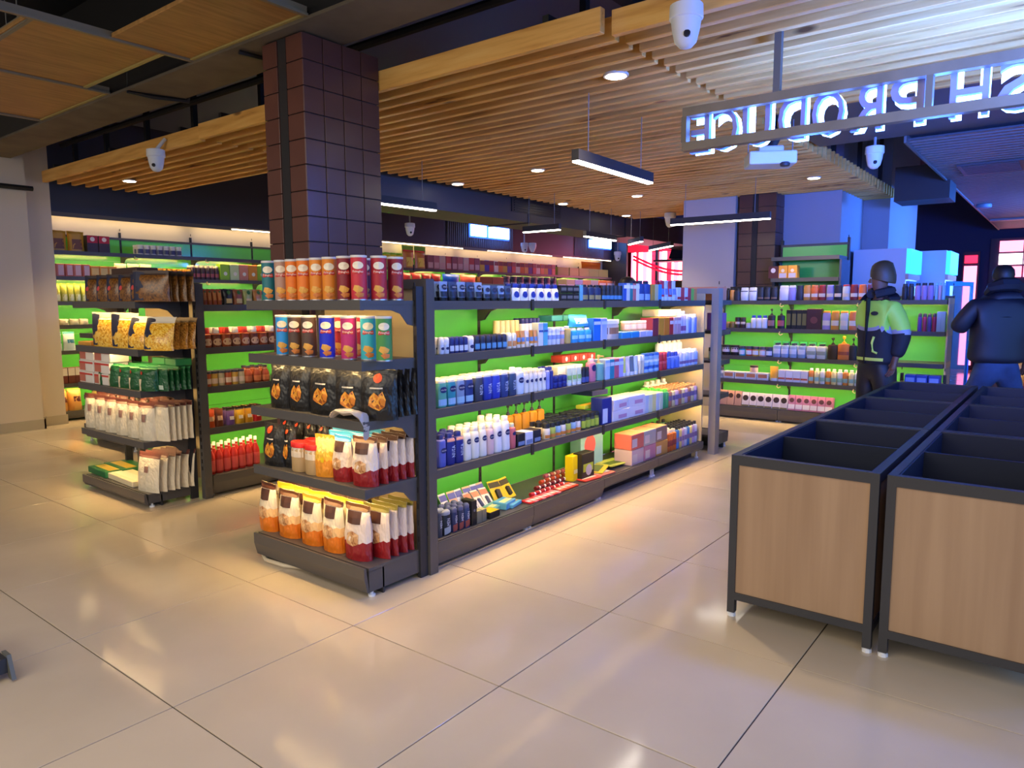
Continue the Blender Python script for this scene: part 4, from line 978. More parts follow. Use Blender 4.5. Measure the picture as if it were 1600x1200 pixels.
BLK = banded(((0.0, (22, 21, 22)), (0.66, (32, 31, 32)), (0.98, (44, 42, 40))), rough=0.33, wrinkle=0.8)
kb = dict(c=BLK, d=0.085, pic=(CHIP, CHIPS), lab=((206, 196, 180), 0.63, 0.66, -0.45, 0.3), crimp=0.05)
run('EC', 1, 416, 446, 1, 'bag', h=0.245, desc='black tortilla chips bag', cat='snack bag', **kb)
run('EC', 1, 446, 478, 1, 'bag', h=0.25, desc='black tortilla chips bag', cat='snack bag', turn=0.15, **kb)
run('EC', 1, 477, 522, 1, 'bag', h=0.25, desc='black tortilla chips bag', cat='snack bag', turn=0.1, **kb)
run('EC', 1, 520, 562, 1, 'bag', h=0.245, desc='black tortilla chips bag', cat='snack bag', turn=0.25, **kb)
run('EC', 1, 563, 606, 1, 'bag', h=0.25, desc='black tortilla chips bag', cat='snack bag', turn=0.55, tag_=((236, 84, 30), 0.0, 0.84, 0.24), yo=0.06, **kb)
run('EC', 1, 574, 612, 1, 'bag', h=0.245, desc='shaded black chips bag in side row', cat='snack bag', turn=0.25, yo=0.145, rows=4, rowgap=1.0, **{**kb, 'd': 0.048})
run('EC', 1, 428, 560, 4, 'bag', h=0.24, desc='black chips bag standing behind', cat='snack bag', yo=0.14, rows=2, **kb)
CL = MB(); pts = [(-0.10, -0.055, 0.03), (-0.05, -0.07, 0.055), (0.0, -0.065, 0.05), (0.05, -0.06, 0.05), (0.085, -0.04, 0.03), (0.10, -0.035, -0.02), (0.09, -0.03, -0.07)]
CL.rings([[(p[0], p[1]+0.035*math.cos(2*PI*j/8)*(1 if k < 5 else 0.6), p[2]+0.014*math.sin(2*PI*j/8)+0.006*math.sin(3*k+j)) for j in range(8)] for k, p in enumerate(pts)])
o = CL.build('plastic_wrapper', mat((176, 168, 158), 0.28), None, True); o.location = (2.335, 2.80, 0.893); o.rotation_euler = (0, 0, R(-90)+0.1)
tag(o, 'crumpled clear plastic wrapper hanging over the corner of the black chips shelf', 'wrapper')
# fourth shelf of the end display
run('EC', 0, 405, 437, 1, 'bag', h=0.24, desc='upright black chips bag with red tag', cat='snack bag', tag_=((226, 70, 30), -0.2, 0.86, 0.24), **kb)
run('EC', 0, 436, 456, 1, 'bag', h=0.235, desc='upright black chips bag with red tag', cat='snack bag', yo=0.05, tag_=((226, 70, 30), -0.2, 0.86, 0.24), **kb)
run('EC', 0, 432, 530, 5, 'bag', h=0.235, desc='black chips bag behind the tubs', cat='snack bag', yo=0.19, rows=2, tag_=((226, 70, 30), 0, 0.9, 0.2), **{**kb, 'd': 0.07})
run('EC', 0, 450, 493, 2, 'jar', (196, 160, 110), 0.165, 'peanut tub with red lid', 'tub', d=0.085, rows=2, cap=(214, 30, 26), lidh=0.16, lab=((226, 206, 180), 0.6, 0.98))
YB = banded(((0, (236, 150, 40)), (0.42, (240, 186, 60)), (0.62, (246, 220, 120)), (0.93, (214, 150, 40))), 0.1, 5, wrinkle=0.8)
run('EC', 0, 488, 514, 1, 'bag', YB, 0.225, 'yellow nut snack bag', 'snack bag', d=0.08, yo=0.03, tag_=((246, 210, 30), 0, 0.42, 0.22), turn=0.3)
WR = banded(((0.0, (150, 26, 30)), (0.34, (236, 214, 196)), (0.9, (236, 228, 220))), 0.06, 6, wrinkle=1.0)
WO = banded(((0.0, (226, 120, 24)), (0.33, (236, 190, 130)), (0.5, (240, 222, 190)), (0.92, (240, 220, 180))), 0.06, 6, wrinkle=1.0)
PB = ((70, 36, 24), 0.66, 0.88, -0.62, 0.5)
nutpic = (speckled((206, 150, 96), (226, 180, 130), (170, 106, 60), 5.0), [(-0.5, .30), (-0.5, .48), (0, .54), (0.5, .48), (0.5, .32), (0, .26)])
wb = dict(d=0.105, lab=PB, pic=nutpic, crimp=0.06, plump=0.5, jit=0.1)
run('EC', 0, 512, 540, 1, 'bag', WR, 0.235, 'white and red peanut bag with brown panel', 'snack bag', seal=(60, 150, 206), turn=0.05, **wb)
run('EC', 0, 543, 576, 1, 'bag', WR, 0.25, 'white and red peanut bag with brown panel', 'snack bag', seal=(80, 44, 28), turn=0.15, **wb)
run('EC', 0, 566, 602, 1, 'bag', WR, 0.24, 'white and red peanut bag in side row', 'snack bag', seal=(70, 40, 30), turn=0.1, yo=0.125, rows=4, rowgap=1.04, **{**wb, 'd': 0.056, 'plump': 0.35})
for k in range(3):
    run('EC', 0, 512+6*k, 580+6*k, 2, 'bag', WR, 0.24, 'peanut bag with blue top in pile', 'snack bag', seal=(60, 160, 214), yo=0.105+0.075*k, turn=0.3, **{**wb, 'd': 0.07})
# bottom shelf of the end display
run('EC', 4, 398, 424, 1, 'bag', WO, 0.28, 'orange and cream snack bag with brown panel', 'snack bag', seal=(80, 40, 26), turn=0.0, **wb)
run('EC', 4, 428, 458, 1, 'bag', WO, 0.265, 'orange and cream snack bag with brown panel', 'snack bag', seal=(90, 50, 26), turn=0.1, **wb)
run('EC', 4, 462, 493, 1, 'bag', WO, 0.27, 'orange and cream snack bag with brown panel', 'snack bag', seal=(190, 150, 40), turn=0.1, **wb)
run('EC', 4, 496, 528, 1, 'bag', WO, 0.28, 'orange and cream snack bag with brown panel', 'snack bag', seal=(86, 46, 28), turn=0.1, **wb)
run('EC', 4, 531, 568, 1, 'bag', WR, 0.29, 'corner white and red snack bag with brown panel', 'snack bag', seal=(96, 60, 28), turn=0.12, **wb)
run('EC', 4, 564, 604, 1, 'bag', WR, 0.275, 'white and red snack bag in side row', 'snack bag', seal=(120, 110, 40), turn=0.1, yo=0.125, rows=4, rowgap=1.04, **{**wb, 'd': 0.056, 'plump': 0.35})
for k in range(3):
    run('EC', 4, 430, 566, 5, 'bag', WO if k < 2 else WR, 0.275, ['snack bag with yellow top in pile', 'snack bag with brown top in pile'][k % 2], 'snack bag', seal=[(232, 190, 40), (80, 44, 30)][k % 2], yo=0.105+0.08*k, turn=0.15, **{**wb, 'd': 0.07, 'jit': 0.15})
run('EC', 4, 486, 524, 1, 'bag', mat((232, 120, 30), 0.3), 0.3, 'orange foil bag standing at the back', 'snack bag', d=0.1, yo=0.27, turn=0.4)

# ------------------------------------------------------------------ pasta end display
PASTA = speckled((196, 134, 50), (226, 164, 70), (150, 96, 34), 22.0, rough=0.2)
PASTA_SHADE = speckled((112, 70, 28), (136, 88, 36), (84, 50, 20), 22.0, rough=0.25)  # pasta print darkened to carry the shade of the unlit top shelf
PASTAY = speckled((236, 176, 50), (250, 206, 90), (206, 140, 30), 22.0, rough=0.18)
NL = ((30, 34, 62), 0.04, 0.95, -0.98, -0.34)
run('PC', 3, 133, 222, 5, 'bag', PASTA_SHADE, 0.2, 'brown pasta bag with navy edge', 'pasta bag', d=0.075, lab=NL, tag_=((206, 70, 70), -0.5, 0.5, 0.2), turn=0.3, crimp=0.1, seal=(60, 44, 40))
run('PC', 3, 214, 246, 1, 'bag', PASTA_SHADE, 0.215, 'brown pasta bag with navy edge', 'pasta bag', d=0.075, lab=NL, turn=0.5, crimp=0.1, seal=(70, 52, 44))
run('PC', 3, 232, 258, 1, 'bag', PASTA_SHADE, 0.21, 'brown pasta bag in side row', 'pasta bag', d=0.055, turn=0.25, yo=0.09, rows=4, rowgap=1.02, crimp=0.1, seal=(50, 38, 34))
run('PC', 3, 150, 236, 4, 'bag', PASTA_SHADE, 0.205, 'brown pasta bag in the rear row', 'pasta bag', d=0.08, yo=0.11, rows=2, crimp=0.1, seal=(50, 40, 36))
run('PC', 3, 172, 216, 1, 'flat', (70, 46, 34), 0.05, 'dark pasta bag lying on top', 'pasta bag', d=0.16, yo=0.16, zo=0.205, band=(40, 44, 74), name='bag')
run('PC', 2, 142, 206, 2, 'bag', PASTAY, 0.26, 'yellow pasta bag with navy edge', 'pasta bag', d=0.08, lab=NL, turn=0.15, crimp=0.16, seal=(214, 206, 190))
run('PC', 2, 200, 254, 2, 'bag', PASTAY, 0.235, 'yellow pasta bag leaning over', 'pasta bag', d=0.08, lab=NL, turn=0.4, crimp=0.14, seal=(226, 214, 190), lean=0.05)
run('PC', 2, 230, 258, 1, 'bag', PASTA, 0.225, 'golden pasta bag in side row', 'pasta bag', d=0.055, turn=0.25, yo=0.09, rows=4, rowgap=1.02, lean=0.03, crimp=0.1, seal=(150, 120, 80))
run('PC', 2, 150, 240, 4, 'bag', PASTAY, 0.22, 'yellow pasta bag in the rear row', 'pasta bag', d=0.09, yo=0.11, rows=2, crimp=0.1, seal=(70, 62, 60))
run('PC', 2, 122, 141, 2, 'flat', (206, 150, 60), 0.03, 'flat tan packet', 'packet', d=0.12)
for lv in range(3):
    run('PC', 1, 124, 172, 2, 'box', (236, 226, 216), 0.088, f'{("lower", "middle", "upper")[lv]} white and red cereal carton in the stack', 'carton', d=0.14, zo=lv*0.09, jit=0.02, lab=((196, 110, 90), 0.1, 0.9, -0.95, -0.1), stripe=((206, 60, 50), 0.72, 0.88))
GP = banded(((0, (24, 84, 44)), (0.9, (60, 150, 80))), rough=0.3, wrinkle=0.7)
run('PC', 1, 153, 234, 5, 'bag', GP, 0.172, 'green flour packet with cream edge', 'flour packet', d=0.085, lab=((226, 206, 170), 0.02, 0.5, -1.0, -0.5), turn=0.35, crimp=0.04, plump=0.3, seal=(70, 160, 90), tag_=((206, 60, 40), -0.5, 0.75, 0.16), base=0.95)
for k in range(1):
    run('PC', 1, 232, 256, 1, 'bag', GP, 0.172, 'green flour packet in side row', 'flour packet', d=0.042, turn=0.15, yo=0.09, rows=5, rowgap=1.05, lab=((190, 206, 190), 0.06, 0.24, 0.1, 0.7), crimp=0.04, plump=0.3, seal=(60, 140, 80), base=0.95)
run('PC', 1, 180, 240, 4, 'bag', GP, 0.17, 'green flour packet in the rear row', 'flour packet', d=0.09, yo=0.12, rows=2, crimp=0.04, plump=0.3, seal=(60, 150, 84), base=0.95)
run('PC', 1, 238, 276, 2, 'flat', (40, 130, 70), 0.05, 'green flour packet lying on top', 'flour packet', d=0.12, yo=0.2, zo=0.175, band=(206, 226, 200), name='bag')
SUG = banded(((0, (226, 212, 184)), (0.86, (236, 226, 204)), (0.93, (92, 44, 36))), rough=0.35, wrinkle=1.0)
sg_ = dict(d=0.085, crimp=0.08, seal=(96, 48, 40), plump=0.45)
run('PC', 0, 131, 232, 6, 'bag', SUG, 0.275, 'white rice bag with brown top', 'rice bag', turn=0.25, lab=((150, 110, 96), 0.5, 0.7, -0.2, 0.3), **sg_)
run('PC', 0, 236, 258, 1, 'bag', SUG, 0.285, 'white rice bag in side row', 'rice bag', turn=0.2, yo=0.085, rows=5, rowgap=1.04, **{**sg_, 'd': 0.044})
run('PC', 0, 150, 245, 6, 'bag', SUG, 0.295, 'white rice bag in the rows behind', 'rice bag', yo=0.10, rows=3, jit=0.3, **{**sg_, 'd': 0.075})
run('PC', 4, 136, 168, 1, 'flat', (40, 110, 60), 0.05, 'flat green and gold flour sack', 'flour sack', d=0.2, yo=0.03, band=(206, 170, 60), name='bag')
run('PC', 4, 160, 196, 1, 'flat', (46, 116, 64), 0.055, 'flat green and gold flour sack', 'flour sack', d=0.2, yo=0.15, band=(206, 170, 60), name='bag')
run('PC', 4, 166, 212, 1, 'flat', (232, 216, 176), 0.045, 'flat cream flour sack', 'flour sack', d=0.18, yo=0.03, band=(240, 228, 196), name='bag')
run('PC', 4, 214, 241, 1, 'bag', SUG, 0.285, 'lone white rice bag with brown top', 'rice bag', turn=0.2, yo=0.02, rows=6, rowgap=1.05, lab=((150, 110, 96), 0.5, 0.66, -0.2, 0.2), lean=0.03, **{**sg_, 'd': 0.05, 'plump': 0.5})
# hidden third end display: only its top goods and base show
run('TC', 0, 138, 200, 4, 'bag', mat((214, 186, 90), 0.4), 0.06, 'pale yellow packet', 'packet', d=0.12)
run('TC', 3, 140, 200, 3, 'flat', (206, 110, 90), 0.03, 'flat pink packet', 'packet', d=0.16, name='packet')

# ------------------------------------------------------------------ sauce side of the second gondola
run('SG', 3, 318, 349, 4, 'bag', mat((170, 84, 40), 0.35), 0.118, 'orange brown sauce pouch', 'sauce pouch', d=0.05, rows=2, crimp=0.04, lab=((206, 130, 60), 0.3, 0.8, -0.7, 0.7), tag_=((46, 110, 50), 0, 0.84, 0.4))
run('SG', 3, 351, 413, 4, 'bag', mat((30, 26, 28), 0.35), 0.12, ['black sauce pouch', 'rust sauce pouch', 'pale green sauce pouch', 'amber sauce pouch'], 'sauce pouch', d=0.05, rows=2, crimp=0.04, lab=((220, 190, 120), 0.1, 0.4, -0.6, 0.6), tag_=((46, 110, 50), 0, 0.8, 0.4), cols=[mat((26, 24, 28), 0.35), mat((150, 80, 40), 0.35), mat((170, 176, 90), 0.35), mat((190, 120, 40), 0.35)])
run('SG', 2, 318, 434, 8, 'squeeze', (150, 70, 36), 0.15, ['red capped barbecue sauce bottle', 'white capped barbecue sauce bottle'], 'sauce bottle', d=0.055, rows=2, lab=(206, 170, 130), cols=[(150, 66, 30), (110, 54, 36)], caps=[(214, 62, 40), (232, 226, 216)])
run('SG', 1, 322, 385, 6, 'jar', (196, 120, 60), 0.115, ['orange spread jar with dark lid', 'golden spread jar with dark lid', 'pale spread jar with dark lid'], 'jar', d=0.055, rows=2, cap=(40, 42, 62), lidh=0.14, cols=[(190, 90, 50), (206, 160, 60), (196, 180, 140)], lab=((232, 206, 180), 0.2, 0.6))
run('SG', 1, 385, 424, 3, 'sauce', (150, 62, 24), 0.135, 'amber sauce bottle with dark lid', 'sauce bottle', d=0.06, rows=2, cap=(44, 44, 60), lab=((206, 120, 70), 0.1, 0.4), neck=0.5)
run('SG', 0, 325, 352, 2, 'bag', mat((206, 80, 30), 0.3), 0.14, ['orange spice pouch', 'brown spice pouch'], 'spice pouch', d=0.05, rows=2, crimp=0.05, cols=[mat((206, 84, 34), 0.3), mat((120, 62, 36), 0.3)], lab=((230, 190, 150), 0.35, 0.6, -0.6, 0.6))
run('SG', 0, 356, 412, 4, 'bag', mat((40, 34, 34), 0.3), 0.135, ['purple spice pouch', 'yellow and black spice pouch', 'amber and black spice pouch', 'red spice pouch'], 'spice pouch', d=0.05, rows=2, crimp=0.12, cols=[mat((110, 76, 140), 0.3), mat((206, 160, 40), 0.3), mat((196, 140, 30), 0.3), mat((190, 34, 36), 0.3)], lab=((240, 226, 206), 0.3, 0.5, -0.5, 0.5), seal=(32, 28, 26))
run('SG', 4, 328, 412, 7, 'sauce', (176, 30, 26), 0.235, 'red tomato sauce bottle with white cap', 'sauce bottle', d=0.065, rows=2, lab=((206, 80, 76), 0.08, 0.46), stagger=0.004)

# ------------------------------------------------------------------ tall wall shelves behind the pasta
run('WL', 5, 78, 136, 2, 'bag', mat((206, 150, 40), 0.4), 0.25, 'yellow rice pack standing on top', 'rice pack', d=0.1, crimp=0.02, plump=0.12, lab=((120, 70, 40), 0.1, 0.6, -0.6, 0.6), base=0.96)
run('WL', 5, 136, 173, 2, 'box', (70, 50, 50), 0.21, 'red and dark carton with white emblem', 'carton', d=0.1, stripe=((190, 30, 40), 0.55, 0.98), disc=((236, 220, 206), 0, 0.78, 0.42))
run('WL', 5, 216, 286, 7, 'jar', (232, 226, 214), 0.13, 'white tub with dark print', 'tub', d=0.09, cap=(240, 236, 226), lidh=0.18, lab=((70, 70, 110), 0.15, 0.7), rows=2)
run('WL', 4, 74, 142, 5, 'box', (206, 96, 76), 0.155, ['coral and pink noodle carton', 'rose noodle carton'], 'carton', d=0.12, cols=[(206, 96, 70), (214, 120, 100)], lab=((232, 190, 196), 0.1, 0.9, -0.5, 0.8))
run('WL', 4, 142, 184, 3, 'box', (226, 150, 60), 0.14, 'orange noodle carton', 'carton', d=0.1, lab=((240, 200, 120), 0.2, 0.8))
run('WL', 4, 182, 241, 3, 'bag', mat((232, 226, 180), 0.4), 0.19, 'cream pasta pillow pack', 'pasta bag', d=0.12, crimp=0.04, plump=0.3, base=0.95)
run('WL', 4, 242, 300, 8, 'jar', (196, 60, 50), 0.14, ['red condiment jar with yellow lid', 'dark condiment jar with yellow lid'], 'jar', d=0.08, rows=2, cap=(232, 176, 50), lidh=0.2, cols=[(190, 60, 50), (90, 60, 90)], lab=((230, 200, 150), 0.2, 0.6))
run('WL', 4, 300, 344, 6, 'bottle', (60, 44, 60), 0.2, 'dark syrup bottle with cream cap', 'bottle', d=0.08, rows=2, cap=(240, 230, 200), lab=((170, 80, 90), 0.2, 0.5), capw=0.8)
run('WL', 4, 345, 430, 6, 'box', (140, 190, 40), 0.235, ['lime tea carton', 'white and green tea carton', 'pale red tea carton', 'orange tea carton'], 'carton', d=0.12, cols=[(150, 200, 50), (206, 226, 170), (214, 140, 120), (226, 150, 50)], disc=((240, 240, 226), 0.1, 0.4, 0.4))
run('WL', 3, 76, 140, 6, 'bag', mat((206, 206, 90), 0.35), 0.225, 'lime and cream vegetable snack bag', 'snack bag', d=0.12, crimp=0.06, lab=((240, 240, 190), 0.05, 0.4, -0.8, 0.8), seal=(190, 210, 60))
run('WL', 2, 80, 142, 4, 'bag', mat((226, 216, 180), 0.4), 0.075, 'low cream packet', 'packet', d=0.14, crimp=0.04, plump=0.3)
run('WL', 1, 80, 122, 2, 'bag', mat((206, 222, 226), 0.35), 0.235, 'white and blue sugar bag', 'sugar bag', d=0.12, turn=0.2, lab=((60, 130, 170), 0.4, 0.6, -0.6, 0.7), seal=(80, 160, 170))
run('WL', 0, 84, 130, 4, 'box', (110, 50, 40), 0.2, 'brown and white cocoa pack', 'carton', d=0.12, stripe=((226, 214, 200), 0.5, 0.98))
run('WL', 6, 88, 134, 2, 'bag', mat((232, 170, 90), 0.35), 0.275, 'orange flour sack with brown band', 'flour sack', d=0.22, turn=0.1, plump=0.4, lab=((110, 50, 40), 0.42, 0.66, -0.5, 0.6), yo=0.0)
# far wall
run('WF', 2, 604, 632, 3, 'bag', mat((232, 206, 60), 0.35), 0.27, 'yellow crisps bag', 'snack bag', d=0.12, rows=2, seal=(140, 200, 50))
run('WF', 2, 632, 668, 2, 'bag', mat((214, 130, 60), 0.35), 0.34, 'red and yellow soup pack', 'soup pack', d=0.1, crimp=0.04, plump=0.2, lab=((240, 206, 90), 0.1, 0.6, -0.6, 0.6), seal=(196, 40, 40), base=0.95)
run('WF', 2, 630, 668, 2, 'bag', mat((150, 206, 70), 0.35), 0.44, 'lime crisps bag standing behind', 'snack bag', d=0.08, yo=0.2)
run('WF', 2, 668, 750, 9, 'box', (150, 80, 80), 0.27, ['brown oats carton', 'rose oats carton', 'cream oats carton', 'red oats carton'], 'carton', d=0.1, cols=[(140, 76, 80), (180, 110, 106), (206, 170, 150), (190, 70, 60)], lab=((206, 160, 150), 0.1, 0.5))
run('WF', 2, 750, 868, 18, 'box', (206, 150, 60), 0.24, ['gold spice carton', 'blue spice carton', 'red spice carton', 'cream spice carton', 'orange spice carton'], 'carton', d=0.1, cols=[(206, 160, 60), (60, 60, 130), (190, 60, 50), (226, 206, 170), (226, 120, 50)], stripe=((120, 60, 60), 0.6, 0.95))
run('WF', 2, 872, 950, 5, 'box', (150, 160, 70), 0.2, 'olive green carton', 'carton', d=0.1, yo=0.01)
run('WF', 2, 914, 944, 1, 'bag', mat((214, 110, 20), 0.4), 0.4, 'large orange sack on the shelf top', 'sack', d=0.24, yo=0.14)
run('WF', 1, 630, 692, 4, 'bag', mat((140, 40, 50), 0.3), 0.22, 'dark red crisps bag', 'snack bag', d=0.12, crimp=0.04)
run('WF', 1, 695, 722, 1, 'bag', mat((20, 70, 190), 0.3), 0.225, 'royal blue crisps bag', 'snack bag', d=0.14, crimp=0.04)
run('WF', 1, 722, 748, 1, 'bag', mat((196, 90, 80), 0.3), 0.23, 'coral crisps bag', 'snack bag', d=0.14, crimp=0.04)
run('WF', 1, 750, 788, 2, 'box', (150, 80, 46), 0.2, 'brown carton', 'carton', d=0.14)
run('WF', 1, 788, 872, 8, 'jar', (40, 46, 70), 0.24, ['dark coffee jar with pale label', 'black coffee jar'], 'jar', d=0.12, cap=(40, 44, 64), lab=((150, 160, 180), 0.2, 0.6), cols=[(50, 56, 84), (30, 34, 50)])
run('WF', 1, 872, 935, 5, 'box', (150, 200, 90), 0.22, ['lime cereal carton', 'pale green cereal carton', 'sky blue cereal carton', 'tan cereal carton', 'grey white cereal carton'], 'carton', d=0.12, cols=[(150, 200, 80), (180, 210, 150), (130, 180, 220), (206, 170, 110), (200, 196, 190)], lab=((214, 226, 236), 0.05, 0.4))
run('WF', 1, 935, 985, 4, 'box', (226, 120, 30), 0.22, ['orange cereal carton', 'peach cereal carton', 'pink cereal carton'], 'carton', d=0.12, cols=[(230, 124, 30), (236, 150, 100), (226, 170, 170)], lab=((240, 226, 220), 0.3, 0.7))

# ------------------------------------------------------------------ shampoo shelves
def sh(si, px0, px1, n, c, h, desc, **k):
    k.setdefault('d', 0.06); kd = k.pop('kind', 'bottle')
    if kd in ('bottle', 'pump'): k.setdefault('p', 0.7)
    run('RW', si, px0, px1, n, kd, c, h, desc, k.pop('cat', 'bottle'), **k)
sh(3, 1133, 1146, 2, (206, 140, 60), 0.157, ['dark oil bottle', 'amber oil bottle'], cols=[(40, 34, 30), (206, 140, 70)], cap=(30, 26, 26))
sh(3, 1146, 1156, 1, (40, 42, 60), 0.151, 'charcoal shampoo bottle', cap=(24, 24, 30))
sh(3, 1156, 1182, 2, (226, 226, 232), 0.162, 'white shampoo bottle with dark print', cap=(226, 226, 232), capw=0.9, lab=((40, 44, 70), 0.8, 0.87), taper=-0.04)
sh(3, 1182, 1214, 3, (36, 40, 54), 0.162, 'black shampoo bottle with bronze print', cap=(30, 34, 50), capw=0.9, lab=((120, 96, 84), 0.15, 0.3))
sh(3, 1216, 1232, 1, (220, 216, 232), 0.178, 'pearl shampoo bottle', cap=(236, 234, 240), capw=0.9)
sh(3, 1231, 1243, 1, (150, 140, 210), 0.178, 'violet shampoo bottle', cap=(226, 224, 240), capw=0.9)
sh(3, 1243, 1254, 1, (40, 42, 60), 0.178, 'dark blue shampoo bottle', cap=(40, 42, 60), capw=0.9)
sh(3, 1254, 1366, 9, (220, 120, 50), 0.178, ['copper shampoo bottle', 'orange shampoo bottle', 'crimson shampoo bottle', 'lilac shampoo bottle', 'midnight shampoo bottle', 'white and red shampoo bottle', 'burgundy shampoo bottle', 'tangerine shampoo bottle', 'plum shampoo bottle'], capw=0.9, caph=0.1, caps=[(200, 140, 70), (232, 130, 80), (170, 50, 60), (170, 160, 220), (40, 44, 76), (190, 50, 60), (150, 40, 60), (236, 120, 60), (120, 60, 90)], cols=[(206, 140, 70), (226, 110, 60), (150, 40, 50), (150, 140, 206), (30, 34, 60), (214, 214, 230), (130, 34, 50), (230, 110, 50), (110, 50, 80)], lab=((226, 206, 196), 0.25, 0.5))
sh(3, 1408, 1427, 2, (30, 32, 46), 0.178, 'black hair spray bottle', capw=0.8, cap=(40, 44, 60))
sh(3, 1428, 1458, 3, (176, 140, 196), 0.184, 'mauve conditioner bottle with dark cap', capw=0.8, cap=(40, 42, 60))
sh(3, 1459, 1476, 3, (150, 200, 226), 0.184, ['pale blue conditioner bottle', 'pink conditioner bottle'], cols=[(150, 200, 226), (226, 180, 196)], cap=(150, 220, 250))
sh(3, 1140, 1214, 4, (20, 20, 26), 0.178, 'long black carton behind the bottles', kind='box', cat='carton', yo=0.2, d=0.1)
sh(2, 1132, 1147, 2, (150, 110, 50), 0.077, 'small gold tin', kind='jar', cat='tin', cap=(170, 130, 60))
sh(2, 1147, 1164, 2, (70, 44, 36), 0.134, 'brown oil jar with dark lid', kind='jar', cat='jar', cap=(50, 40, 36), lab=((226, 200, 180), 0.5, 0.8))
sh(2, 1164, 1172, 1, (206, 206, 214), 0.064, 'tiny silver pot', kind='jar', cat='jar', cap=(190, 190, 200))
sh(2, 1172, 1198, 3, (232, 230, 226), 0.160, ['white serum bottle with blue cap', 'white serum bottle with orange cap', 'ivory serum bottle with dark cap'], cap=(40, 70, 180), capw=0.7, caph=0.2)
sh(2, 1198, 1210, 1, (40, 36, 34), 0.243, 'black hair treatment pump bottle', kind='pump', cat='pump bottle', lab=((170, 120, 110), 0.2, 0.6), cap=(30, 28, 28))
sh(2, 1213, 1225, 1, (42, 36, 36), 0.243, 'black hair treatment pump bottle', kind='pump', cat='pump bottle', lab=((190, 90, 90), 0.2, 0.6), cap=(30, 28, 28))
sh(2, 1228, 1260, 4, (24, 26, 30), 0.230, 'black shampoo carton with brass print', kind='box', cat='carton', d=0.1, lab=((120, 110, 60), 0.2, 0.8))
sh(2, 1259, 1283, 1, (70, 24, 34), 0.243, 'maroon gift carton', kind='box', cat='carton', d=0.1, disc=((120, 60, 60), 0, 0.45, 0.5))
sh(2, 1283, 1368, 6, (180, 160, 220), 0.218, ['lavender shampoo bottle with glowing cap', 'golden shampoo bottle with glowing cap', 'silver shampoo bottle with red cap', 'peach shampoo bottle with glowing cap', 'scarlet shampoo bottle', 'wine shampoo bottle'], capw=0.9, caph=0.1, cap=(250, 170, 60), cols=[(176, 156, 220), (220, 150, 70), (214, 214, 230), (230, 130, 80), (190, 30, 46), (110, 26, 46)], lab=((240, 226, 220), 0.25, 0.55))
run('RW', 2, 1432, 1462, 4, 'spray', (90, 60, 140), 0.2, ['purple styling can', 'red styling can'], 'spray can', d=0.05, cols=[(90, 60, 140), (180, 40, 80)])
sh(2, 1462, 1476, 2, (170, 200, 226), 0.218, 'pale blue carton at the shelf end', kind='box', cat='carton', d=0.08)
sh(1, 1113, 1153, 3, (40, 30, 32), 0.128, 'dark hair mask tub with white label', kind='jar', cat='tub', cap=(30, 26, 28), lab=((226, 206, 206), 0.4, 0.95), lidh=0.2, d=0.08)
sh(1, 1153, 1206, 5, (200, 206, 214), 0.120, ['teal lidded cream tub', 'red lidded cream tub', 'orange lidded cream tub', 'peach lidded cream tub', 'dark lidded cream tub'], kind='jar', cat='tub', cap=(60, 60, 80), lab=((236, 236, 240), 0.2, 0.8), d=0.07, cols=[(40, 180, 190), (226, 90, 60), (236, 170, 60), (236, 170, 150), (60, 64, 96)])
sh(1, 1206, 1258, 4, (150, 170, 200), 0.173, 'grey blue shampoo flask with dark cap', lab=((226, 226, 232), 0.3, 0.7), cap=(40, 46, 70), capw=0.5, rows=2)
sh(1, 1258, 1290, 2, (206, 210, 214), 0.173, 'silver shampoo flask with dark cap', cap=(50, 52, 60), lab=((150, 160, 150), 0.3, 0.6), capw=0.5, rows=2)
sh(1, 1206, 1290, 6, (60, 170, 90), 0.188, 'green capped bottle behind', yo=0.18, cap=(50, 180, 90), capw=0.9)
sh(1, 1291, 1308, 1, (60, 40, 34), 0.255, 'brown and black shampoo pump bottle', kind='pump', cat='pump bottle', cap=(40, 36, 36))
sh(1, 1307, 1327, 1, (232, 130, 60), 0.277, 'orange shampoo pump bottle', kind='pump', cat='pump bottle', cap=(240, 190, 40), lab=((170, 80, 60), 0.3, 0.5))
sh(1, 1325, 1338, 1, (36, 38, 50), 0.255, 'charcoal shampoo pump bottle', kind='pump', cat='pump bottle', cap=(30, 32, 40))
sh(1, 1338, 1362, 1, (216, 220, 236), 0.270, 'white shampoo bottle with red cap', cap=(206, 40, 44), capw=0.6)
sh(0, 1110, 1130, 2, (206, 206, 206), 0.135, 'white cream tub with dark lid', kind='jar', cat='tub', cap=(60, 60, 60), lab=((150, 150, 150), 0.2, 0.6))
sh(0, 1130, 1200, 4, (226, 222, 220), 0.090, ['white soap carton', 'orange and white soap carton'], kind='box', cat='carton', d=0.1, lab=((206, 130, 90), 0.3, 0.8))
sh(0, 1170, 1183, 1, (240, 200, 170), 0.083, 'peach jar with dark lid on the cartons', kind='jar', cat='jar', zo=0.093, cap=(60, 40, 40), d=0.08)
sh(0, 1201, 1215, 1, (240, 176, 60), 0.180, 'amber and white tube', kind='tube', cat='tube', cap=(230, 226, 220), d=0.05)
sh(0, 1215, 1262, 4, (222, 220, 224), 0.143, 'white bath soap carton', kind='box', cat='carton', d=0.1, stripe=((200, 90, 60), 0.2, 0.35))
sh(0, 1262, 1362, 11, (240, 220, 180), 0.180, ['orange baby lotion bottle', 'ivory baby lotion bottle', 'white baby lotion bottle'], cols=[(232, 140, 60), (244, 226, 170), (226, 230, 236)], cap=(250, 244, 226), lab=((150, 190, 180), 0.2, 0.5))
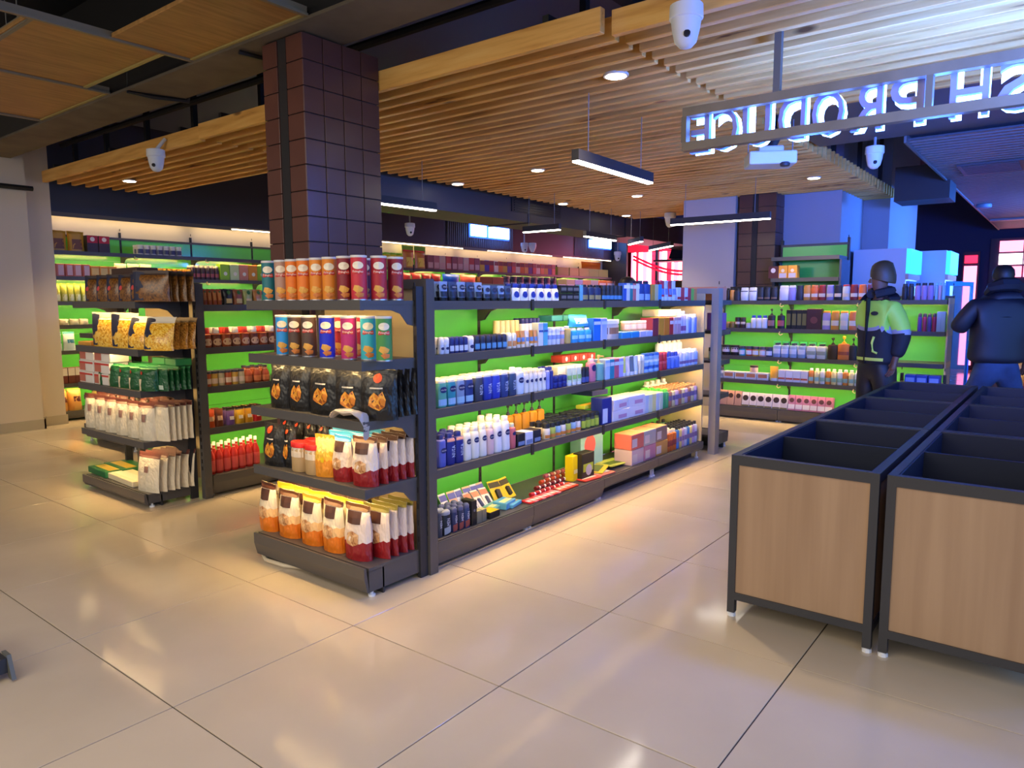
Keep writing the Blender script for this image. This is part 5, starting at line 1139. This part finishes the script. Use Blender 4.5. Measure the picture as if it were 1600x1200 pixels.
sh(4, 1113, 1158, 4, (196, 150, 130), 0.189, 'tan hair colour carton', kind='box', cat='carton', d=0.07, disc=((60, 36, 34), 0, 0.66, 0.7), tilt=-0.18)
sh(4, 1158, 1230, 6, (226, 214, 214), 0.181, 'white hair colour carton with dark portrait', kind='box', cat='carton', d=0.07, disc=((50, 34, 36), 0, 0.6, 0.8), stripe=((120, 110, 60), 0.02, 0.12), tilt=-0.18)
sh(4, 1230, 1300, 6, (206, 130, 160), 0.189, 'pink hair colour carton', kind='box', cat='carton', d=0.07, disc=((90, 50, 54), 0, 0.66, 0.7), stripe=((236, 226, 232), 0.1, 0.4), tilt=-0.18)
run('RT', 0, 1200, 1216, 1, 'box', (90, 40, 44), 0.155, 'maroon carton with white disc', 'carton', d=0.12, disc=((232, 214, 206), 0, 0.65, 0.5), yo=0.02)
run('RT', 0, 1216, 1245, 2, 'box', (232, 160, 60), 0.16, 'orange carton with pale disc', 'carton', d=0.12, disc=((240, 214, 180), 0, 0.6, 0.4), lab=((190, 180, 196), 0.05, 0.4))
# far end display, seen from its side
def single(kind, label, cat, loc, rz, *a, **k):
    o = put(KINDS[kind](*a, **k), loc, rz); tag(o, label, cat); return o
single('box', 'long orange and pink carton on top of the far end display', 'carton', (6.95, 2.95, 1.488), R(90), 0.38, 0.24, 0.13, (236, 150, 110), top=(240, 160, 40), stripe=((190, 196, 232), 0.1, 0.4))
single('box', 'lilac and purple carton stack on the far end display', 'carton', (6.98, 2.82, 1.193), R(90), 0.14, 0.16, 0.17, (150, 90, 160), stripe=((150, 170, 226), 0.05, 0.3))
single('jar', 'white tub at the edge of the far end display', 'tub', (6.98, 2.83, 0.896), R(90), 0.12, 0.12, 0.12, (230, 230, 226))
for k in range(3):
    single('bottle', f'{ORD[k]} slim pale blue bottle on the low far end shelf', 'bottle', (6.88+k*0.06, 2.80, 0.556), R(90), 0.045, 0.045, 0.14, (170, 200, 240), cap=(30, 50, 90))
    single('bottle', f'{ORD[k]} slim navy bottle on the far end base', 'bottle', (6.88+k*0.06, 2.80, 0.156), R(90), 0.05, 0.05, 0.15, (40, 56, 90), lab=((200, 210, 230), 0.2, 0.7))
# ------------------------------------------------------------------ neon sign, seen from behind (it reads towards +x)
sg_root = thing('neon_sign', 'hanging neon sign seen from behind with glowing blue white letters in a steel frame', 'sign', (4.0, 0.3, 2.34))
m = MB()
for z0, z1 in ((-0.002, 0.046), (0.190, 0.238)):
    m.box(-0.025, 0.025, -1.4, 1.545, z0, z1)
m.build('frame_rail', noisy((112, 96, 66), (130, 112, 78), rough=0.5), sg_root)
for y in (1.52, 0.29, -1.4): MB().box(-0.025, 0.025, y, y+0.03, 0.046, 0.19).build('frame_post', (112, 98, 70), sg_root)
for y in (1.02, -0.9): MB().box(-0.018, 0.018, y-0.018, y+0.018, 0.238, 0.60).build('hanger', (96, 90, 76), sg_root)
MB().box(0.015, 0.02, 0.33, 1.50, 0.05, 0.188).box(0.015, 0.02, -1.36, 0.27, 0.05, 0.188)  # no backing: the frame is open
NEON = mat((120, 165, 255), 0.5, emit=13.0)
LETB = mat((150, 140, 166), 0.5)
LETS = mat((60, 110, 255), 0.5, emit=1.6)
spans = [('E', 1.72, 1.835), ('C', 1.555, 1.70), ('U', 1.375, 1.525), ('D', 1.19, 1.33), ('O', 1.0, 1.155), ('R', 0.82, 0.965), ('P', 0.635, 0.785), ('H', 0.375, 0.53), ('S', 0.195, 0.345), ('E', 0.04, 0.165), ('R', -0.135, 0.01), ('F', -0.29, -0.165)]
for ch, y0, y1 in spans:
    H = 0.225; z0 = 2.338
    out = []
    for ol, nmx, mt, x, ex in ((0.0, 'letter', LETB, 0.062, 0.012), (0.045, 'neon_outline', NEON, 0.09, 0.0)):
        vs, fs, xa, xb, ya, yb = text_geo(ch, 3, ol, 0.0)
        me = MB()
        if ol:
            me.v = [(0.06+x+v[2]*0.3, (v[0]-xa)/(xb-xa)*(y1-y0), (v[1]-ya)/(yb-ya)*H) for v in vs]; me.f = list(fs); me.m = [0]*len(fs)
        else:
            n = len(vs)
            P = [((v[0]-xa)/(xb-xa)*(y1-y0), (v[1]-ya)/(yb-ya)*H) for v in vs]
            me.v = [(0.062, a, b) for a, b in P]+[(0.10, a, b) for a, b in P]
            me.f = [tuple(reversed(f)) for f in fs]+[tuple(i+n for i in f) for f in fs]; me.m = [0]*(2*len(fs))
            edges = {}
            for f in fs:
                for a, b in zip(f, f[1:]+f[:1]): edges[(a, b)] = 1
            for (a, b) in edges:
                if (b, a) not in edges: me.f.append((a, b, b+n, a+n)); me.m.append(1)
        o = me.build(nmx, [mt, LETS] if not ol else mt, sg_root)
        o.location = (0.0, y0-0.3, z0-2.34)
# the tube light also washes the slats: lamps added just beyond the letters
for k, y in enumerate((-1.2, -0.6, 0.0, 0.6, 1.2)):
    l = bpy.data.lights.new('neon_light', 'POINT'); l.energy = 24; l.color = (0.045, 0.15, 1.0); l.shadow_soft_size = 0.12
    o = bpy.data.objects.new('neon_light', l); COL.objects.link(o); o.location = (4.24, y, 2.36)

# ------------------------------------------------------------------ projector
pj = thing('projector', 'white ceiling projector hanging under the slat canopy behind the neon sign', 'projector', (5.95, 2.0, 2.55), R(-60))
bevbox(-0.18, 0.18, -0.13, 0.13, 0, 0.10, 0.012, 2).build('body', (206, 212, 226), pj)
bevbox(-0.10, 0.09, -0.08, 0.09, 0.10, 0.15, 0.014, 2).build('hood', (196, 200, 214), pj)
MB().lathe([(0.035, -0.02), (0.04, 0.0), (0.03, 0.01)], 12, cx=0.09, cy=-0.12).build('lens', (40, 42, 50), pj, True)
MB().tube([(0.0, 0.0, 0.14), (0.06, 0.02, 0.24), (0.02, 0.0, 0.40)], 0.035, 10).build('mount_tube', (40, 42, 50), pj, True)
for x in (-0.17, 0.17): MB().tube([(x, 0, 0.08), (x, 0, 0.36)], 0.005, 5).build('hanger_wire', (120, 122, 130), pj)

# ------------------------------------------------------------------ dome cameras
def cctv(label, x, y, zt, s=1.0, stem=0.0, rz=0.0, twin=False, arm=None):
    c = thing('security_camera', label, 'camera', (x, y, zt-0.20*s), rz)
    MB().lathe([(0.062*s, 0.20*s), (0.078*s, 0.195*s), (0.08*s, 0.135*s), (0.074*s, 0.13*s)], 18).build('base', PLASTW, c, True)
    MB().lathe([(0.071*s, 0.13*s), (0.066*s, 0.09*s), (0.052*s, 0.03*s), (0.03*s, 0.006*s), (0.012*s, 0.0)], 18).build('housing', (216, 218, 224), c, True)
    le = MB().lathe([(0.016*s, 0), (0.016*s, 0.012*s), (0.008*s, 0.014*s)], 10).build('lens', (30, 30, 36), c, True)
    le.location = (0, -0.052*s, 0.05*s); le.rotation_euler = (R(75), 0, 0)
    if twin:
        MB().lathe([(0.062*s, 0.20*s), (0.078*s, 0.195*s), (0.08*s, 0.135*s), (0.07*s, 0.09*s), (0.03*s, 0.006*s)], 16, cx=0.17*s).build('second_dome', PLASTW, c, True)
    if stem: MB().tube([(0, 0, 0.19*s), (0, 0, 0.2*s+stem)], 0.012, 8).build('stem', (150, 152, 160), c, True)
    if arm: MB().tube([(0, 0, 0.19*s), arm], 0.016, 8).build('arm', (206, 206, 212), c, True)
    return c
cctv('large white dome camera hanging from the first slat near the top edge', 3.345, 1.545, 2.875, 1.0, 0, R(-60), arm=(0.07, 0.0, 0.24))
cctv('white dome camera on the front slat over the pasta display', 3.35, 6.71, 2.87, 1.0, 0, R(-50), arm=(0.08, 0.03, 0.3))
cctv('white dome camera on a stem in front of the fluted dark wall beside the pillar', 8.03, 8.24, 2.70, 1.0, 1.2, R(-30))
cctv('twin white dome cameras below the far lit blue sign', 12.1, 9.06, 2.69, 1.0, 1.21, R(-40), True)
cctv('distant white dome camera beside the second blue sign', 12.3, 6.98, 2.43, 0.9, 1.47, R(-40))
cctv('white dome camera under the far slats near the white column', 10.75, 5.16, 2.875, 1.15, 0, R(-50))
cctv('white dome camera under the canopy above the tall green shelf', 10.9, 3.3, 2.875, 1.0, 0, R(-60))
cctv('white dome camera on a stem right of the projector', 7.28, 1.51, 2.86, 1.0, 0.12, R(-70))
sd = MB().lathe([(0.07, 0.0), (0.1, 0.01), (0.1, 0.05), (0.09, 0.06)], 18).build('smoke_detector', (120, 122, 140), None, True)
sd.location = (13.0, 1.16, 2.845); tag(sd, 'round grey smoke detector under the edge of the corrugated ceiling', 'detector')

# ------------------------------------------------------------------ linear pendants
def pendant(label, x0, y0, x1, y1, z=2.40, wires=(0.15, 0.85), h=0.085, wd=0.055, top=0.48):
    L = math.hypot(x1-x0, y1-y0); rz = math.atan2(y1-y0, x1-x0)
    p = thing('linear_pendant', label, 'pendant lamp', (x0, y0, z), rz)
    MB().box(0, L, -wd/2, wd/2, 0.012, h).build('housing', (40, 40, 46), p)
    MB().box(0.005, L-0.005, -wd/2+0.004, wd/2-0.004, 0.0, 0.012).build('diffuser', LEDW, p)
    for t in wires: MB().tube([(L*t, 0, h), (L*t, 0, top)], 0.0035, 5).build('wire', (120, 120, 126), p)
pendant('black linear pendant lamp in the middle of the wide slat canopy', 4.14, 2.68, 5.28, 2.71)
pendant('long black linear pendant lamp before the white column and brown pillar', 8.36, 2.78, 8.30, 3.97)
pendant('black linear pendant lamp emerging beside the tiled pillar', 4.30, 5.28, 5.45, 5.22)
pendant('short linear pendant lamp right of the first blue sign', 7.9, 5.34, 7.9, 5.93)
pendant('linear pendant lamp above the second blue sign', 8.92, 5.6, 9.86, 5.64)
pendant('small distant pendant lamp before the red window', 10.69, 5.85, 10.25, 5.39)
pendant('distant pendant lamp crossing the red window', 12.15, 6.22, 11.41, 5.43, top=1.5)

# recessed spotlights between the slats
def spot(label, x, y, power=80, col=(1.0, 0.78, 0.50)):
    s = thing('spotlight', label, 'spotlight', (x, y, 2.872), 0, 'round spotlights in the slats')
    MB().lathe([(0.078, 0.0), (0.08, 0.004), (0.08, 0.014), (0.06, 0.014)], 18).build('bezel', (206, 196, 180), s, True)
    MB().lathe([(0.064, -0.002), (0.064, 0.002)], 18).build('lens', mat((255, 240, 214), 0.5, emit=16.0), s)
    l = bpy.data.lights.new('spot_lamp', 'SPOT'); l.energy = power; l.color = col; l.spot_size = R(105); l.spot_blend = 0.7; l.shadow_soft_size = 0.06
    o = bpy.data.objects.new('spot_lamp', l); COL.objects.link(o); o.location = (x, y, 2.85)
spot('largest round spotlight in the slats, near the dome camera', 4.09, 2.35)
spot('round spotlight in the slats left of the linear pendant', 6.42, 4.63)
spot('round spotlight at the slat edge beside the tiled pillar', 6.55, 5.90)
spot('round spotlight at the slat edge above the first blue sign', 8.80, 5.90)
spot('round spotlight in the slats just right of the linear pendant end', 8.78, 4.70)
spot('round spotlight in the slats below the projector', 8.80, 2.45)
spot('round spotlight near the far right corner of the slats', 10.72, 2.55, 4)
spot('round spotlight in the short canopy over the pasta display', 4.02, 8.70)
spot('distant round spotlight near the dark duct', 10.66, 5.9)

# glowing blue signs on the bulkhead: unreadable blocks of light
def blue_sign(label, xs, z0, z1):
    b = thing('lit_sign', label, 'sign', (xs[0][0], 9.93, z0))
    MB().box(-0.03, xs[-1][1]-xs[0][0]+0.03, 0.022, 0.03, -0.03, z1-z0+0.03).build('backing', mat((40, 90, 255), 0.5, emit=1.2), b)
    for x0, x1 in xs:
        n = max(3, int((x1-x0)/0.12)); wdt = (x1-x0)/n
        for k in range(n):
            bevbox(x0-xs[0][0]+k*wdt+0.004, x0-xs[0][0]+(k+1)*wdt-0.004, -0.01, 0.02, 0.0, z1-z0, 0.006).build('light_block', mat((120, 170, 255), 0.5, emit=9.0), b)
    l = bpy.data.lights.new('sign_light', 'POINT'); l.energy = 9; l.color = (0.2, 0.4, 1.0); l.shadow_soft_size = 0.1
    o = bpy.data.objects.new('sign_light', l); COL.objects.link(o); o.location = ((xs[0][0]+xs[-1][1])/2, 9.6, (z0+z1)/2)
blue_sign('nearer glowing blue white sign on the fluted bulkhead, in two words', [(11.42, 11.92), (12.0, 12.70)], 2.84, 3.07)
blue_sign('farther glowing blue white sign on the bulkhead near the red window', [(16.05, 17.15)], 2.88, 3.10)

# ------------------------------------------------------------------ fridges
def fridge(label, x0, x1, y0, y1, h, door_open=0.0):
    f = thing('display_fridge', label, 'fridge', (x0, y0, 0))
    W = x1-x0; D = y1-y0
    m = MB().box(0, 0.03, 0.05, D, 0.08, h).box(W-0.03, W, 0.05, D, 0.08, h).box(0.03, W-0.03, D-0.03, D, 0.08, h).box(0.03, W-0.03, 0.05, D-0.03, 0.08, 0.16).box(0.03, W-0.03, 0.05, D-0.03, h-0.34, h)
    m.build('cabinet', (190, 190, 210), f)
    MB().box(0.012, W-0.012, 0.0, 0.05, h-0.32, h-0.01).build('lightbox', mat((40, 150, 250), 0.5, emit=1.9), f)
    MB().box(0.0, W, 0.015, 0.05, h-0.40, h-0.33).build('vent_trim', (206, 150, 150), f)
    for k in range(4): 
        s = MB().box(0.03, W-0.03, 0.08, D-0.05, 0.45+k*0.35, 0.465+k*0.35).build('wire_shelf', (150, 170, 200), f)
    d = link('door', MB().box(0, 0.05, 0, 0.04, 0.18, h-0.42).box(W-0.05, W, 0, 0.04, 0.18, h-0.42).box(0.05, W-0.05, 0, 0.04, 0.18, 0.24).box(0.05, W-0.05, 0, 0.04, h-0.48, h-0.42).mesh('door', mat((60, 120, 190), 0.35)), f)
    d.rotation_euler = (0, 0, door_open)
    gm = bpy.data.materials.new('glass'); gm.use_nodes = True
    b = gm.node_tree.nodes['Principled BSDF']; b.inputs['Transmission Weight'].default_value = 0.9; b.inputs['Roughness'].default_value = 0.03; b.inputs['Base Color'].default_value = (0.7, 0.85, 1, 1); b.inputs['IOR'].default_value = 1.1
    MB().box(0.05, W-0.05, 0.012, 0.024, 0.24, h-0.48).build('door_glass', gm, d)
    MB().box(W-0.09, W-0.06, -0.03, 0.0, 0.9, 1.3).build('handle', (150, 160, 176), d)
    for x in (0.06, W-0.06): MB().lathe([(0.03, 0), (0.03, 0.09)], 8, cx=x, cy=0.1).build('foot', STEELD, f, True)
    l = bpy.data.lights.new('fridge_lamp', 'AREA'); l.energy = 14; l.color = (0.35, 0.7, 1.0); l.size = 0.5
    o = bpy.data.objects.new('fridge_lamp', l); COL.objects.link(o); o.location = (x0+W/2, y0+D/2, h-0.37)
    return f
fridge('white upright fridge with glowing blue header beside the blue lit wall', 10.5, 11.38, 1.69, 2.37, 2.15)
fridge('white upright fridge with glowing blue header and glass door, behind the other', 11.5, 12.38, 1.37, 2.02, 2.16, R(-14))

# low stack behind the hi-vis man: shelf with blue boxes
shelving('RB', 'small low shelf with blue packs beyond the shampoo end', (8.40, 1.42, 0), R(-90), [0.40], [0.62], 0.30, (0.02, 0.15, 0), (0.16, 0.7), panel=None, lit=False, name='low_shelf')
run('RB', 1, 1413, 1468, 3, 'box', (40, 80, 190), 0.3, 'blue detergent carton', 'carton', d=0.14, lab=((150, 170, 220), 0.2, 0.6))
run('RB', 0, 1413, 1468, 3, 'box', (40, 70, 170), 0.09, 'flat royal blue carton', 'carton', d=0.14, lab=((140, 160, 220), 0.2, 0.7))
shelving('RB2', 'shelving with mixed cartons at the frame edge behind the man in black', (9.6, 0.52, 0), R(-90), [0.9], [0.5, 0.85, 1.18], 0.36, (0.02, 0.15, 0), (0.16, 1.5), panel=mat((186, 160, 130), 0.6), lit=True, name='shelving_unit')
u, loc, rz, zs, dep = UNITS['RB2']
for k, (c, ds) in enumerate((((206, 60, 50), 'red'), ((150, 190, 60), 'lime'), ((120, 50, 70), 'maroon'), ((60, 90, 190), 'blue'))):
    single('box', f'{ds} carton on the low shelf behind the man in black', 'carton', (loc[0]+0.1, loc[1]-0.2-0.14*k, zs[0]+0.001), rz, 0.12, 0.1, 0.2, c, lab=((230, 226, 220), 0.1, 0.4))
    single('bottle', f'{ds} capped white bottle on the upper shelf behind the man in black', 'bottle', (loc[0]+0.1, loc[1]-0.2-0.14*k, zs[2]+0.001), rz, 0.09, 0.07, 0.22, (220, 220, 228), cap=c, lab=((90, 110, 190), 0.2, 0.6))

# dark foot of a stand at the left edge and the white hose under the crisps display
st = thing('display_stand', 'dark corner of a metal stand at the left edge of the floor', 'stand', (0.355, 3.23, 0))
MB().box(0.38, 0.55, 0.0, 0.4, 0.03, 0.09).build('base', (40, 42, 50), st)
MB().prism([(0.0, 0.01), (-0.04, 0.01), (0.0, 0.10), (0.06, 0.10)], 'x', 0.55, 0.565).build('end_plate', (92, 92, 84), st)
for x, y in ((0.42, 0.05), (0.5, 0.05), (0.42, 0.35), (0.5, 0.35)): MB().lathe([(0.02, 0), (0.02, 0.03)], 8, cx=x, cy=y).build('foot', STEELD, st, True)
hz = MB().tube([(2.62, 3.72, 0.013), (2.44, 3.72, 0.013), (2.33, 3.67, 0.013), (2.28, 3.56, 0.013), (2.29, 3.40, 0.013), (2.36, 3.24, 0.013), (2.5, 3.15, 0.013)], 0.012, 8).build('hose', (206, 190, 160), None, True)
tag(hz, 'pale flexible hose curling out from under the crisps end display', 'hose')

# dark wall rack in front of the red window
rx = 15.0; ra, rb = px_y(1078, rx), px_y(1043, rx)
rk = thing('display_rack', 'black wall rack with sloped shelf and baskets in front of the red window', 'rack', (rx, ra, 0))
W = rb-ra
MB().box(0.3, 0.36, -0.12, 0.0, 0, 2.85).build('post', (34, 32, 40), rk)
MB().prism([(0.0, 2.42), (0.35, 2.95), (0.36, 2.42)], 'y', 0.05, W).build('sloped_top', (34, 32, 42), rk)
MB().prism([(-0.15, 2.36), (0.36, 2.36), (0.36, 2.42), (-0.15, 2.40)], 'y', -0.02, W+0.3).build('shelf', (24, 24, 30), rk)
MB().prism([(0.1, 1.72), (0.36, 1.95), (0.36, 1.70)], 'y', -0.02, W+0.1).build('basket', (120, 84, 44), rk)
MB().prism([(0.0, 1.60), (0.36, 1.70), (0.36, 1.56)], 'y', -0.02, W+0.2).build('basket', (96, 64, 36), rk)
# ------------------------------------------------------------------ people
def skin(name, joints, edges, m, parent=None, sub=2, root=0, zmat=None):
    """one continuous surface grown around a skeleton; joints: (x, y, z, rx, ry)"""
    me = bpy.data.meshes.new(name+'_rig'); me.from_pydata([j[:3] for j in joints], edges, [])
    o = bpy.data.objects.new(name+'_rig', me); COL.objects.link(o)
    md = o.modifiers.new('skin', 'SKIN'); md.use_smooth_shade = True; md.branch_smoothing = 0.3

    sv = me.skin_vertices[0].data if me.skin_vertices else me.attributes
    for i, j in enumerate(joints):
        sv[i].radius = (j[3], j[4]); sv[i].use_root = (i == root)
    sd = o.modifiers.new('sub', 'SUBSURF'); sd.levels = sub; sd.render_levels = sub
    dg = bpy.context.evaluated_depsgraph_get(); dg.update()
    out = bpy.data.meshes.new_from_object(o.evaluated_get(dg))
    bpy.data.objects.remove(o); bpy.data.meshes.remove(me)
    out.name = name; out.materials.clear()
    for q in (m if isinstance(m, list) else [m]): out.materials.append(mat(q))
    if zmat:
        for p in out.polygons: p.material_index = zmat(p.center)
    out.shade_smooth()
    return link(name, out, parent)

def figure(label, loc, rz, skinc, top, trou, arms, legs, H=1.78, headrz=0.0, jm=None, jz=None, hair=None, hat=None, collar=None, tm=None, bulk=1.0):
    """arms: for each side (elbow, wrist) points; legs: (knee, ankle) points; local front is -y"""
    k = H/1.78
    P = thing('person', label, 'person', loc, rz)
    ch, sh_ = math.cos(headrz), math.sin(headrz)
    hd = lambda x, y, z: (ch*x-sh_*y, sh_*x+ch*y, z)
    J = [(0, 0, .95, .11, .08), (0, .01, 1.12, .10, .075), (0, .0, 1.34, .125, .085), (0, .005, 1.47, .08, .06), (0, .0, 1.55, .052, .055)]
    hx = hd(0, -.015, 1.63); J.append((hx[0], hx[1], 1.625, .068, .078)); hx = hd(0, -.005, 1.69); J.append((hx[0], hx[1], 1.70, .078, .094)); hx = hd(0, .005, 1.76); J.append((hx[0], hx[1], 1.755, .055, .068))
    E = [(0, 1), (1, 2), (2, 3), (3, 4), (4, 5), (5, 6), (6, 7)]
    for s, (el, wr) in zip((-1, 1), arms):
        i = len(J); J += [(s*.165, .0, 1.43, .062, .062), (*el, .044, .044), (*wr, .028, .034)]
        E += [(2, i), (i, i+1), (i+1, i+2)]
        d = (Vector(wr)-Vector(el)).normalized(); side = d.cross(Vector((0, 1, 0.3))).normalized(); nrm = d.cross(side)
        pm = Vector(wr)+d*0.06; J.append((*pm, .040, .018)); E.append((i+2, i+3))
        for f, (o_, L) in enumerate(((-.03, .065), (-.01, .078), (.01, .072), (.03, .055))):
            a = pm+side*o_+d*0.035; b = a+d*L*0.5+nrm*0.008; c = b+d*L*0.4+nrm*0.02
            q = len(J); J += [(*a, .010, .010), (*b, .0095, .0095), (*c, .008, .008)]; E += [(i+3, q), (q, q+1), (q+1, q+2)]
        q = len(J); a = Vector(wr)+d*0.03-side*0.038; J += [(*a, .011, .011), (*(a+d*0.035-side*0.012), .009, .009)]; E += [(i+2, q), (q, q+1)]
    for s, (kn, an) in zip((-1, 1), legs):
        i = len(J); J += [(s*.09, 0, .88, .092, .09), (*kn, .06, .062), (an[0], an[1], .10, .04, .045), (an[0], an[1]-.12, .045, .035, .03)]
        E += [(0, i), (i, i+1), (i+1, i+2), (i+2, i+3)]
    J = [(a*k, b*k, c*k, r*k, t*k) for a, b, c, r, t in J]
    skin('body', J, E, skinc, P)
    # jacket
    A = [(0, 0, .84, .215*bulk, .165), (0, .0, .93, .225*bulk, .17), (0, .01, 1.10, .22*bulk, .168), (0, .0, 1.34, .23*bulk, .165), (0, .005, 1.46, .15, .125), (0, .0, 1.56, .095, .098)]
    F = [(0, 1), (1, 2), (2, 3), (3, 4), (4, 5)]
    for s, (el, wr) in zip((-1, 1), arms):
        i = len(A); e = Vector(el); wv = Vector(wr); A += [(s*.175*bulk, .0, 1.41, .10, .10), (*el, .085, .085), (*(e.lerp(wv, .9)), .062, .062)]
        F += [(3, i), (i, i+1), (i+1, i+2)]
    A = [(a*k, b*k, c*k, r*k, t*k) for a, b, c, r, t in A]
    skin('jacket', A, F, jm, P, 3, 0, (lambda c: jz(c/k)) if jz else None)
    A = [(0, 0, 1.0, .17, .13), (0, 0, .88, .19, .15)]; F = [(0, 1)]
    for s, (kn, an) in zip((-1, 1), legs):
        i = len(A); A += [(s*.10, 0, .74, .125, .125), (*kn, .092, .095), (an[0], an[1], .07, .075, .08)]; F += [(1, i), (i, i+1), (i+1, i+2)]
        bevbox(-.048*k, .048*k, -.20*k, .075*k, 0, .09*k, .03, 2).build('shoe', (30, 28, 28), P).location = (an[0]*k, an[1]*k, 0.0)
    A = [(a*k, b*k, c*k, r*k, t*k) for a, b, c, r, t in A]
    skin('trousers', A, F, tm or trou, P)
    # head details turn with the head
    g = lambda mb, tip=False: [setattr(mb, 'v', [(*hd(v[0]*k, v[1]*k, 0)[:2], (v[2]-(.22*v[1]+.008)*(tip and v[2] < 1.80))*k) for v in mb.v]), mb][1]
    for s in (-1, 1):
        g(MB().lathe([(.004, .018), (.011, .010), (.012, .0), (.011, -.010), (.004, -.018)], 8, 0.6, 1.0, cx=0, cy=0)).build('ear', skinc, P, True).location = (*hd(s*.082*k, .005*k, 0)[:2], 1.675*k)
        g(MB().lathe([(.002, .010), (.009, .006), (.011, 0), (.009, -.006), (.002, -.010)], 8)).build('eye', (236, 230, 224), P, True).location = (*hd(s*.032*k, -.082*k, 0)[:2], 1.685*k)
    g(MB().rings([[(-.012, -.085, 1.69), (.012, -.085, 1.69), (0, -.092, 1.695)], [(-.018, -.086, 1.645), (.018, -.086, 1.645), (0, -.115, 1.648)], [(-.014, -.08, 1.638), (.014, -.08, 1.638), (0, -.10, 1.636)]])).build('nose', skinc, P, True)
    g(MB().box(-.024, .024, -.094, -.08, 1.606, 1.618)).build('mouth', (120, 66, 60), P)
    if hair: g(MB().lathe([(.088, 1.66), (.094, 1.70), (.088, 1.75), (.06, 1.785), (.015, 1.80)], 16, 0.96, 1.12, cy=.012)).build('hair', hair, P, True)
    if hat: g(MB().lathe([(.088, 1.662), (.096, 1.668), (.099, 1.70), (.098, 1.745), (.088, 1.79), (.068, 1.825), (.036, 1.845), (.01, 1.85)], 20, 1.0, 1.14, cy=.014), True).build('beanie', hat, P, True)
    return P, k
LIME = mat((176, 222, 84), 0.6); NVY = mat((24, 26, 40), 0.75); SIL = mat((150, 152, 176), 0.4); LSTR = mat((206, 226, 100), 0.55)
def hv(c):
    side = abs(c[0]) > 0.175
    if side:
        return 0 if 1.20 < c[2] else (2 if c[2] > 1.165 else 1)
    if c[2] > 1.47: return 1
    if c[2] > 1.225: return 0
    if c[2] > 1.19: return 2
    if 0.90 < c[2] < 0.94: return 3
    return 1
P, k = figure('man in a lime and navy hi-vis jacket and dark beanie before the shampoo shelves', (7.66, 1.47, 0), R(-127), (112, 76, 60), None, (26, 26, 36),
              [((-.20, .09, 1.15), (-.19, .06, .92)), ((.23, .07, 1.15), (.22, .0, .91))], [((-.10, -.02, .5), (-.11, .02, .09)), ((.10, .02, .5), (.12, .05, .09))], 1.79, R(-45), [LIME, NVY, SIL, LSTR], hv, hat=(70, 56, 38))
MB().box(-.008, .008, -.156, -.12, .88, 1.50).build('zip', (16, 16, 22), P)
b = MB().lathe([(.001, 0), (.036, 0), (.036, .004), (.001, .005)], 14, 1.0, 0.55).build('badge', (30, 30, 36), P, True)
b.rotation_euler = (R(82), 0, R(18)); b.location = (.10, -.148, 1.36)
MB().tube([(.10, -.142, 1.14), (.085, -.148, 1.08), (.10, -.147, 1.0), (.135, -.128, .985)], .011, 6).build('pocket_piping', LSTR, P, True)
MB().tube([(-.03, -.085, 1.54), (-.085, -.03, 1.56), (-.09, .04, 1.575), (0, .085, 1.58), (.09, .04, 1.575), (.085, -.03, 1.56), (.03, -.085, 1.54)], .042, 8).build('collar', NVY, P, True)
for s in (-1, 1): bevbox(s*.13-.05, s*.13+.05, -.05, .08, 1.485, 1.515, .012).build('shoulder_patch', NVY, P)
DEN = noisy((32, 50, 86), (52, 76, 120), rough=0.8, nscale=6)
PUF = mat((22, 24, 40), 0.55)
P, k = figure('man in a black puffer jacket and blue jeans seen from behind', (8.45, 0.56, 0), R(118), (92, 62, 50), None, (50, 80, 150),
              [((-.28, .04, 1.12), (-.28, -.04, .88)), ((.36, -.02, 1.18), (.16, -.22, 1.36))],
              [((-.19, -.02, .5), (-.25, .06, .09)), ((.19, -.04, .5), (.25, .02, .09))], 1.80, R(0), PUF, hair=(24, 22, 26), tm=DEN, bulk=1.28)
for z in (0.90, 0.97, 1.04, 1.11, 1.18, 1.25, 1.32):
    MB().lathe([(.99, z-.004), (1.012, z), (.99, z+.004)], 24, .205*k, .140*k, .9, cy=.004).build('quilt_seam', (14, 15, 26), P, True)
MB().tube([(-.11, -.03, 1.55), (-.12, .07, 1.60), (-.05, .12, 1.63), (.05, .12, 1.63), (.12, .07, 1.60), (.11, -.03, 1.55)], [.035, .05, .065, .065, .05, .035], 8).build('hood', PUF, P, True)
figure('dark haired person half hidden behind the toiletries gondola, only the hair showing', (7.36, 4.03, 0), R(60), (120, 84, 66), None, (40, 40, 48),
       [((-.25, .03, 1.15), (-.24, -.05, .92)), ((.25, .03, 1.15), (.24, -.05, .92))], [((-.10, -.02, .5), (-.1, .02, .09)), ((.10, -.02, .5), (.1, .02, .09))], 1.74, 0, mat((60, 66, 80), 0.7), hair=(18, 16, 18))

finish_labels()
